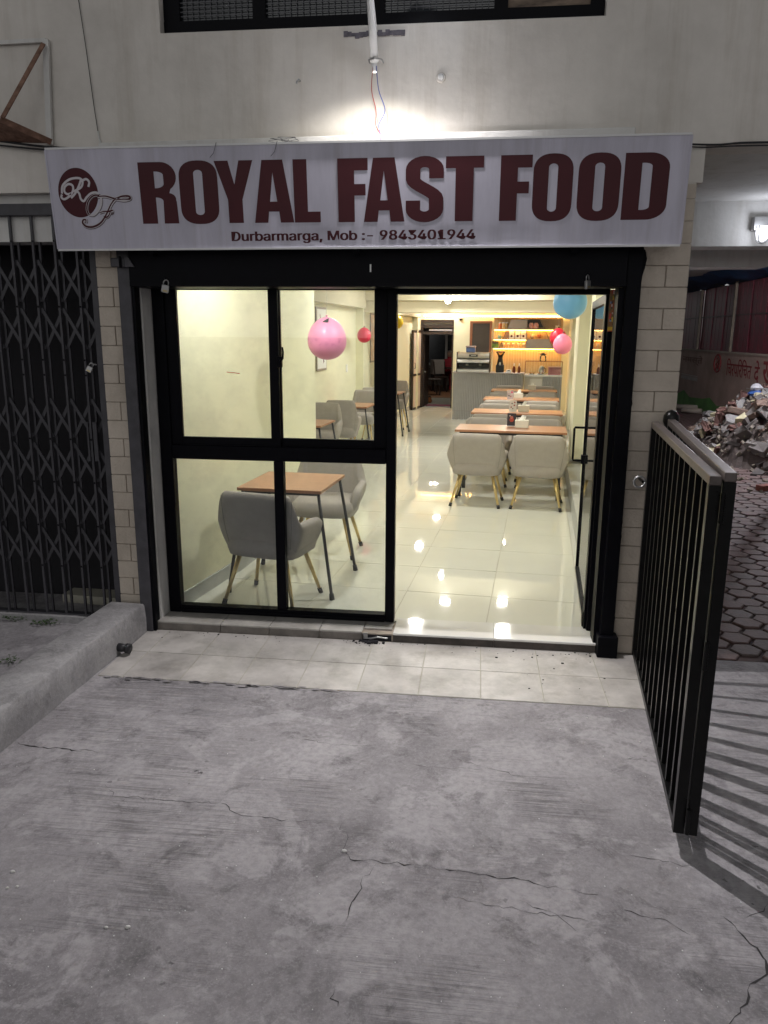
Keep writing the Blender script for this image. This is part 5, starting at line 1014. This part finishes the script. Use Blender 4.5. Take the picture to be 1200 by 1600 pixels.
u_, z_ = onv(720, 499, BV-.03); t = ithing('wall_camera', 'small dark camera high on the back wall by the doorway', 'camera', u_, BV-.03, z_); MB().lathe([(.03, .02), (.035, 0), (.02, -.03)], 12).build('dome', M['foot'], t, True); box('mount', M['white'], t, -.05, .05, -.0, .03, .02, .05)
# ---- doorway to the back room
dr = ithing('back_doorway', 'dark framed doorway into the unlit back room', 'doorway', 0, BV, FZ)
for q in ((DL, DL+.05), (DR-.03, DR)): box('jamb', M['darkwood'], dr, q[0], q[1], -.02, .16, 0, 2.12)
box('head', M['darkwood'], dr, DL+.05, DR-.03, -.02, .16, 2.06, 2.12); box('transom_slat', M['darkwood'], dr, DL+.05, DR-.03, .02, .10, 1.93, 2.0); box('transom_slat', M['shelfgrey'], dr, DL+.2, DR-.03, .02, .08, 1.86, 1.90); box('transom_slat', M['darkwood'], dr, DL+.05, DR-.03, .0, .12, 1.78, 1.84)
box('transom_panel', M['shelfgrey'], dr, DL+.05, DR-.03, .06, .10, 2.0, 2.06)
fd = thing('panel_door', 'open panel door with pale infill at the back left', 'door', P(-2.19, 13.73, FZ), RZI-math.atan2(.09, .80))
DLn, DH = .80, 1.87
for q in ((0, DLn, 0, .05), (0, DLn, .80, .85), (0, DLn, DH-.05, DH)): box('rail', M['darkwood'], fd, -.02, .02, q[0], q[1], q[2], q[3])
for q in ((0, .06), (DLn-.06, DLn)): box('stile', M['darkwood'], fd, -.022, .022, q[0], q[1], 0, DH)
box('infill', M['panelpink'], fd, -.008, .008, .06, DLn-.06, .05, .80); box('infill', M['panelpink'], fd, -.008, .008, .06, DLn-.06, .85, DH-.05); MB().tube([(.022, .12, .98), (.05, .12, .99), (.05, .12, 1.10), (.022, .12, 1.11)], .007, 8).build('handle', M['dark'], fd)
dd = thing('dark_door', 'dark wood door leaf folded back into the doorway', 'door', P(-2.06, 14.70, FZ), RZI); box('slab', M['darkwood'], dd, -.02, .02, 0, .8, .01, 1.76, c=.003); box('handle', M['steel'], dd, .02, .05, .05, .12, .85, .88)
mt = tag(MB().box(-.33, .33, -.2, .2, 0, .012, c=.003).build('door_mat', M['mat_'], None, loc=P(-1.70, 15.15, FZ), rz=RZI), 'maroon mat across the back doorway', 'mat')
u_, v_ = uv(onz(671, 629, FZ)); t = ithing('clay_pot', 'little orange brown clay pot by the back doorway', 'pot', u_, v_, FZ); MB().lathe([(.05, 0), (.07, .05), (.05, .1), (.06, .14)], 12).build('pot', mat('clay', (.42, .15, .05), .7), t, True); MB().lathe([(.05, .14), (.02, .18)], 10).build('lid', M['darkwood'], t, True)
# back room shell
def back(nm, m_, u0, u1, v0, v1, z0, z1): return MB().box(u0, u1, v0, v1, z0, z1).build(nm, m_, bld, loc=P(0, 0, 0), rz=RZI)
struct(MB().box(-4.8, .5, 14.6, 23, -.05, FZ-.003).build('back_room_floor', M['backfloor'], loc=P(0, 0, 0), rz=RZI)); 
struct(MB().box(-4.8, .5, 17.6, 22.9, FZ-.003, FZ+.004).build('wood_floor', M['backwood'], loc=P(0, 0, 0), rz=RZI))
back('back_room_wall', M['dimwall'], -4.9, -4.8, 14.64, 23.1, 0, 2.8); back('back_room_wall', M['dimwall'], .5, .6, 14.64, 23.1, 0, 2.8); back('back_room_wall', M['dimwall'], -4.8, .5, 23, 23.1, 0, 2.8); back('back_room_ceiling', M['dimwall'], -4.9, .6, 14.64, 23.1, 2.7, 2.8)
bwi = ithing('back_window', 'wide dark window with white frame at the end of the back room', 'window', 0, 22.98, 0); (a0_, b0_), (a1_, b1_) = onv(668, 568, 22.95), onv(716, 521, 22.95)
box('pane', M['nightglass'], bwi, a0_, a1_, -.02, 0, b0_, b1_)
xm = onv(698, 540, 22.95)[0]
for q in ((a0_, a1_, b1_-.05, b1_+.02), (a0_, a1_, b0_-.06, b0_+.03), (xm-.05, xm+.03, b0_, b1_), (a0_-.04, a0_+.02, b0_, b1_)): box('frame', M['white'], bwi, q[0], q[1], -.06, -.02, q[2], q[3])
def bchair():
    t = thing('dining_chair', '', 'chair')
    for sx in (-1, 1): MB().tube([(sx*.2, -.19, 0), (sx*.2, -.19, .45), (sx*.2, -.24, .95)], .022, 8).build('leg', M['darkwood'], t); MB().tube([(sx*.2, .19, 0), (sx*.2, .19, .44)], .02, 8).build('leg', M['darkwood'], t)
    box('seat', M['darkwood'], t, -.23, .23, -.2, .22, .44, .49, c=.01); o = box('backrest', mat('chair_cover', (.22, .20, .19), .7), t, -.20, .20, -.25, -.215, .55, 1.0, c=.012); o.rotation_euler.x = .0
    return t
bc = bchair(); BGR = 'dark dining chairs in the back room'
for k, (px, py, lab) in enumerate(((675, 617, 'left dark dining chair in the back room doorway view'), (686, 612, 'middle dark dining chair in the back room'), (700, 603, 'right dark dining chair by the seated person'))):
    u_, v_ = uv(onz(px, py, FZ)); v_ = min(v_, 20.2)
    if k == 0: bc.location = P(u_, v_, FZ); bc.rotation_euler.z = RZI-1.2; bc['label'] = lab; bc['group'] = BGR
    else: dup(bc, P(u_, v_, FZ), RZI-1.2 if k == 1 else RZI, lab, BGR)
bt = ithing('dining_table', 'dark dining table in front of the seated person', 'table', -2.55, 20.6, FZ); box('top', M['darkwood'], bt, -.75, .75, -.4, .4, .70, .74, c=.005)
for sx in (-1, 1):
    for sy in (-1, 1): box('leg', M['darkwood'], bt, sx*.68-.03, sx*.68+.03, sy*.34-.03, sy*.34+.03, 0, .70)
# person seated behind the table
u_, z_ = onv(702, 563, 21.2); pr = ithing('person', 'seated person in a red top at the far back room table', 'person', u_, 21.25, FZ, pi)
js = [(0, 0, .52), (0, .02, .75), (0, .02, .92), (0, 0, .99), (0, -.01, 1.05), (0, .0, 1.16), (.17, .02, .93), (.22, .10, .72), (.10, .34, .76), (-.17, .02, .93), (-.22, .10, .72), (-.10, .34, .76), (.09, .02, .50), (.10, .42, .50), (.10, .40, .06), (.10, .50, .03), (-.09, .02, .50), (-.10, .42, .50), (-.10, .40, .06), (-.10, .50, .03)]
es = [(0, 1), (1, 2), (2, 3), (3, 4), (4, 5), (2, 6), (6, 7), (7, 8), (2, 9), (9, 10), (10, 11), (0, 12), (12, 13), (13, 14), (14, 15), (0, 16), (16, 17), (17, 18), (18, 19)]
rd = [.13, .13, .12, .055, .075, .085, .06, .047, .035, .06, .047, .035, .085, .065, .045, .04, .085, .065, .045, .04]
pme_ = bpy.data.meshes.new('body'); pme_.from_pydata(js, es, []); pob = put('body', pme_, pr); sk = pob.modifiers.new('skin', 'SKIN'); pme_.skin_vertices or None
for v_, q in zip(pme_.skin_vertices[0].data, rd): v_.radius = (q, q)
pme_.skin_vertices[0].data[0].use_root = True; pob.modifiers.new('sub', 'SUBSURF').render_levels = 1; pme_.materials.append(M['redcloth'])
MB().lathe([(.02, -.11), (.065, -.08), (.082, -.02), (.085, .04), (.07, .09), (.02, .115)], 16, (0, .005, 1.14)).build('face', M['skin'], pob, True); MB().lathe([(.088, .03), (.09, .06), (.075, .1), (.02, .125)], 16, (0, -.005, 1.14)).build('hair', M['hairgrey'], pob, True); MB().lathe([(.004, 0), (.016, -.035), (.004, -.045)], 8, (0, .085, 1.14)).build('nose', M['skin'], pob, True)
ws = ithing('stool', 'dark seat under the person in the back room', 'stool', u_, 21.25, FZ); box('seat', M['darkwood'], ws, -.2, .2, -.2, .2, .36, .41)
for sx in (-1, 1):
    for sy in (-1, 1): box('leg', M['darkwood'], ws, sx*.16-.02, sx*.16+.02, sy*.16-.02, sy*.16+.02, 0, .36)
# dim back room lamp (lit fitting on its ceiling)
t = ithing('back_room_light', 'single dim ceiling light in the back room', 'ceiling light', -2.2, 18.2, 2.7); MB().lathe([(.12, -.03), (.13, -.002)], 18).build('rim', M['white'], t); MB().lathe([(.11, -.04), (.115, -.031)], 18).build('diffuser', mat('dim_glow', (1, 1, 1), .5, var=0, emit=170, ecol=(1, .9, .75)), t)
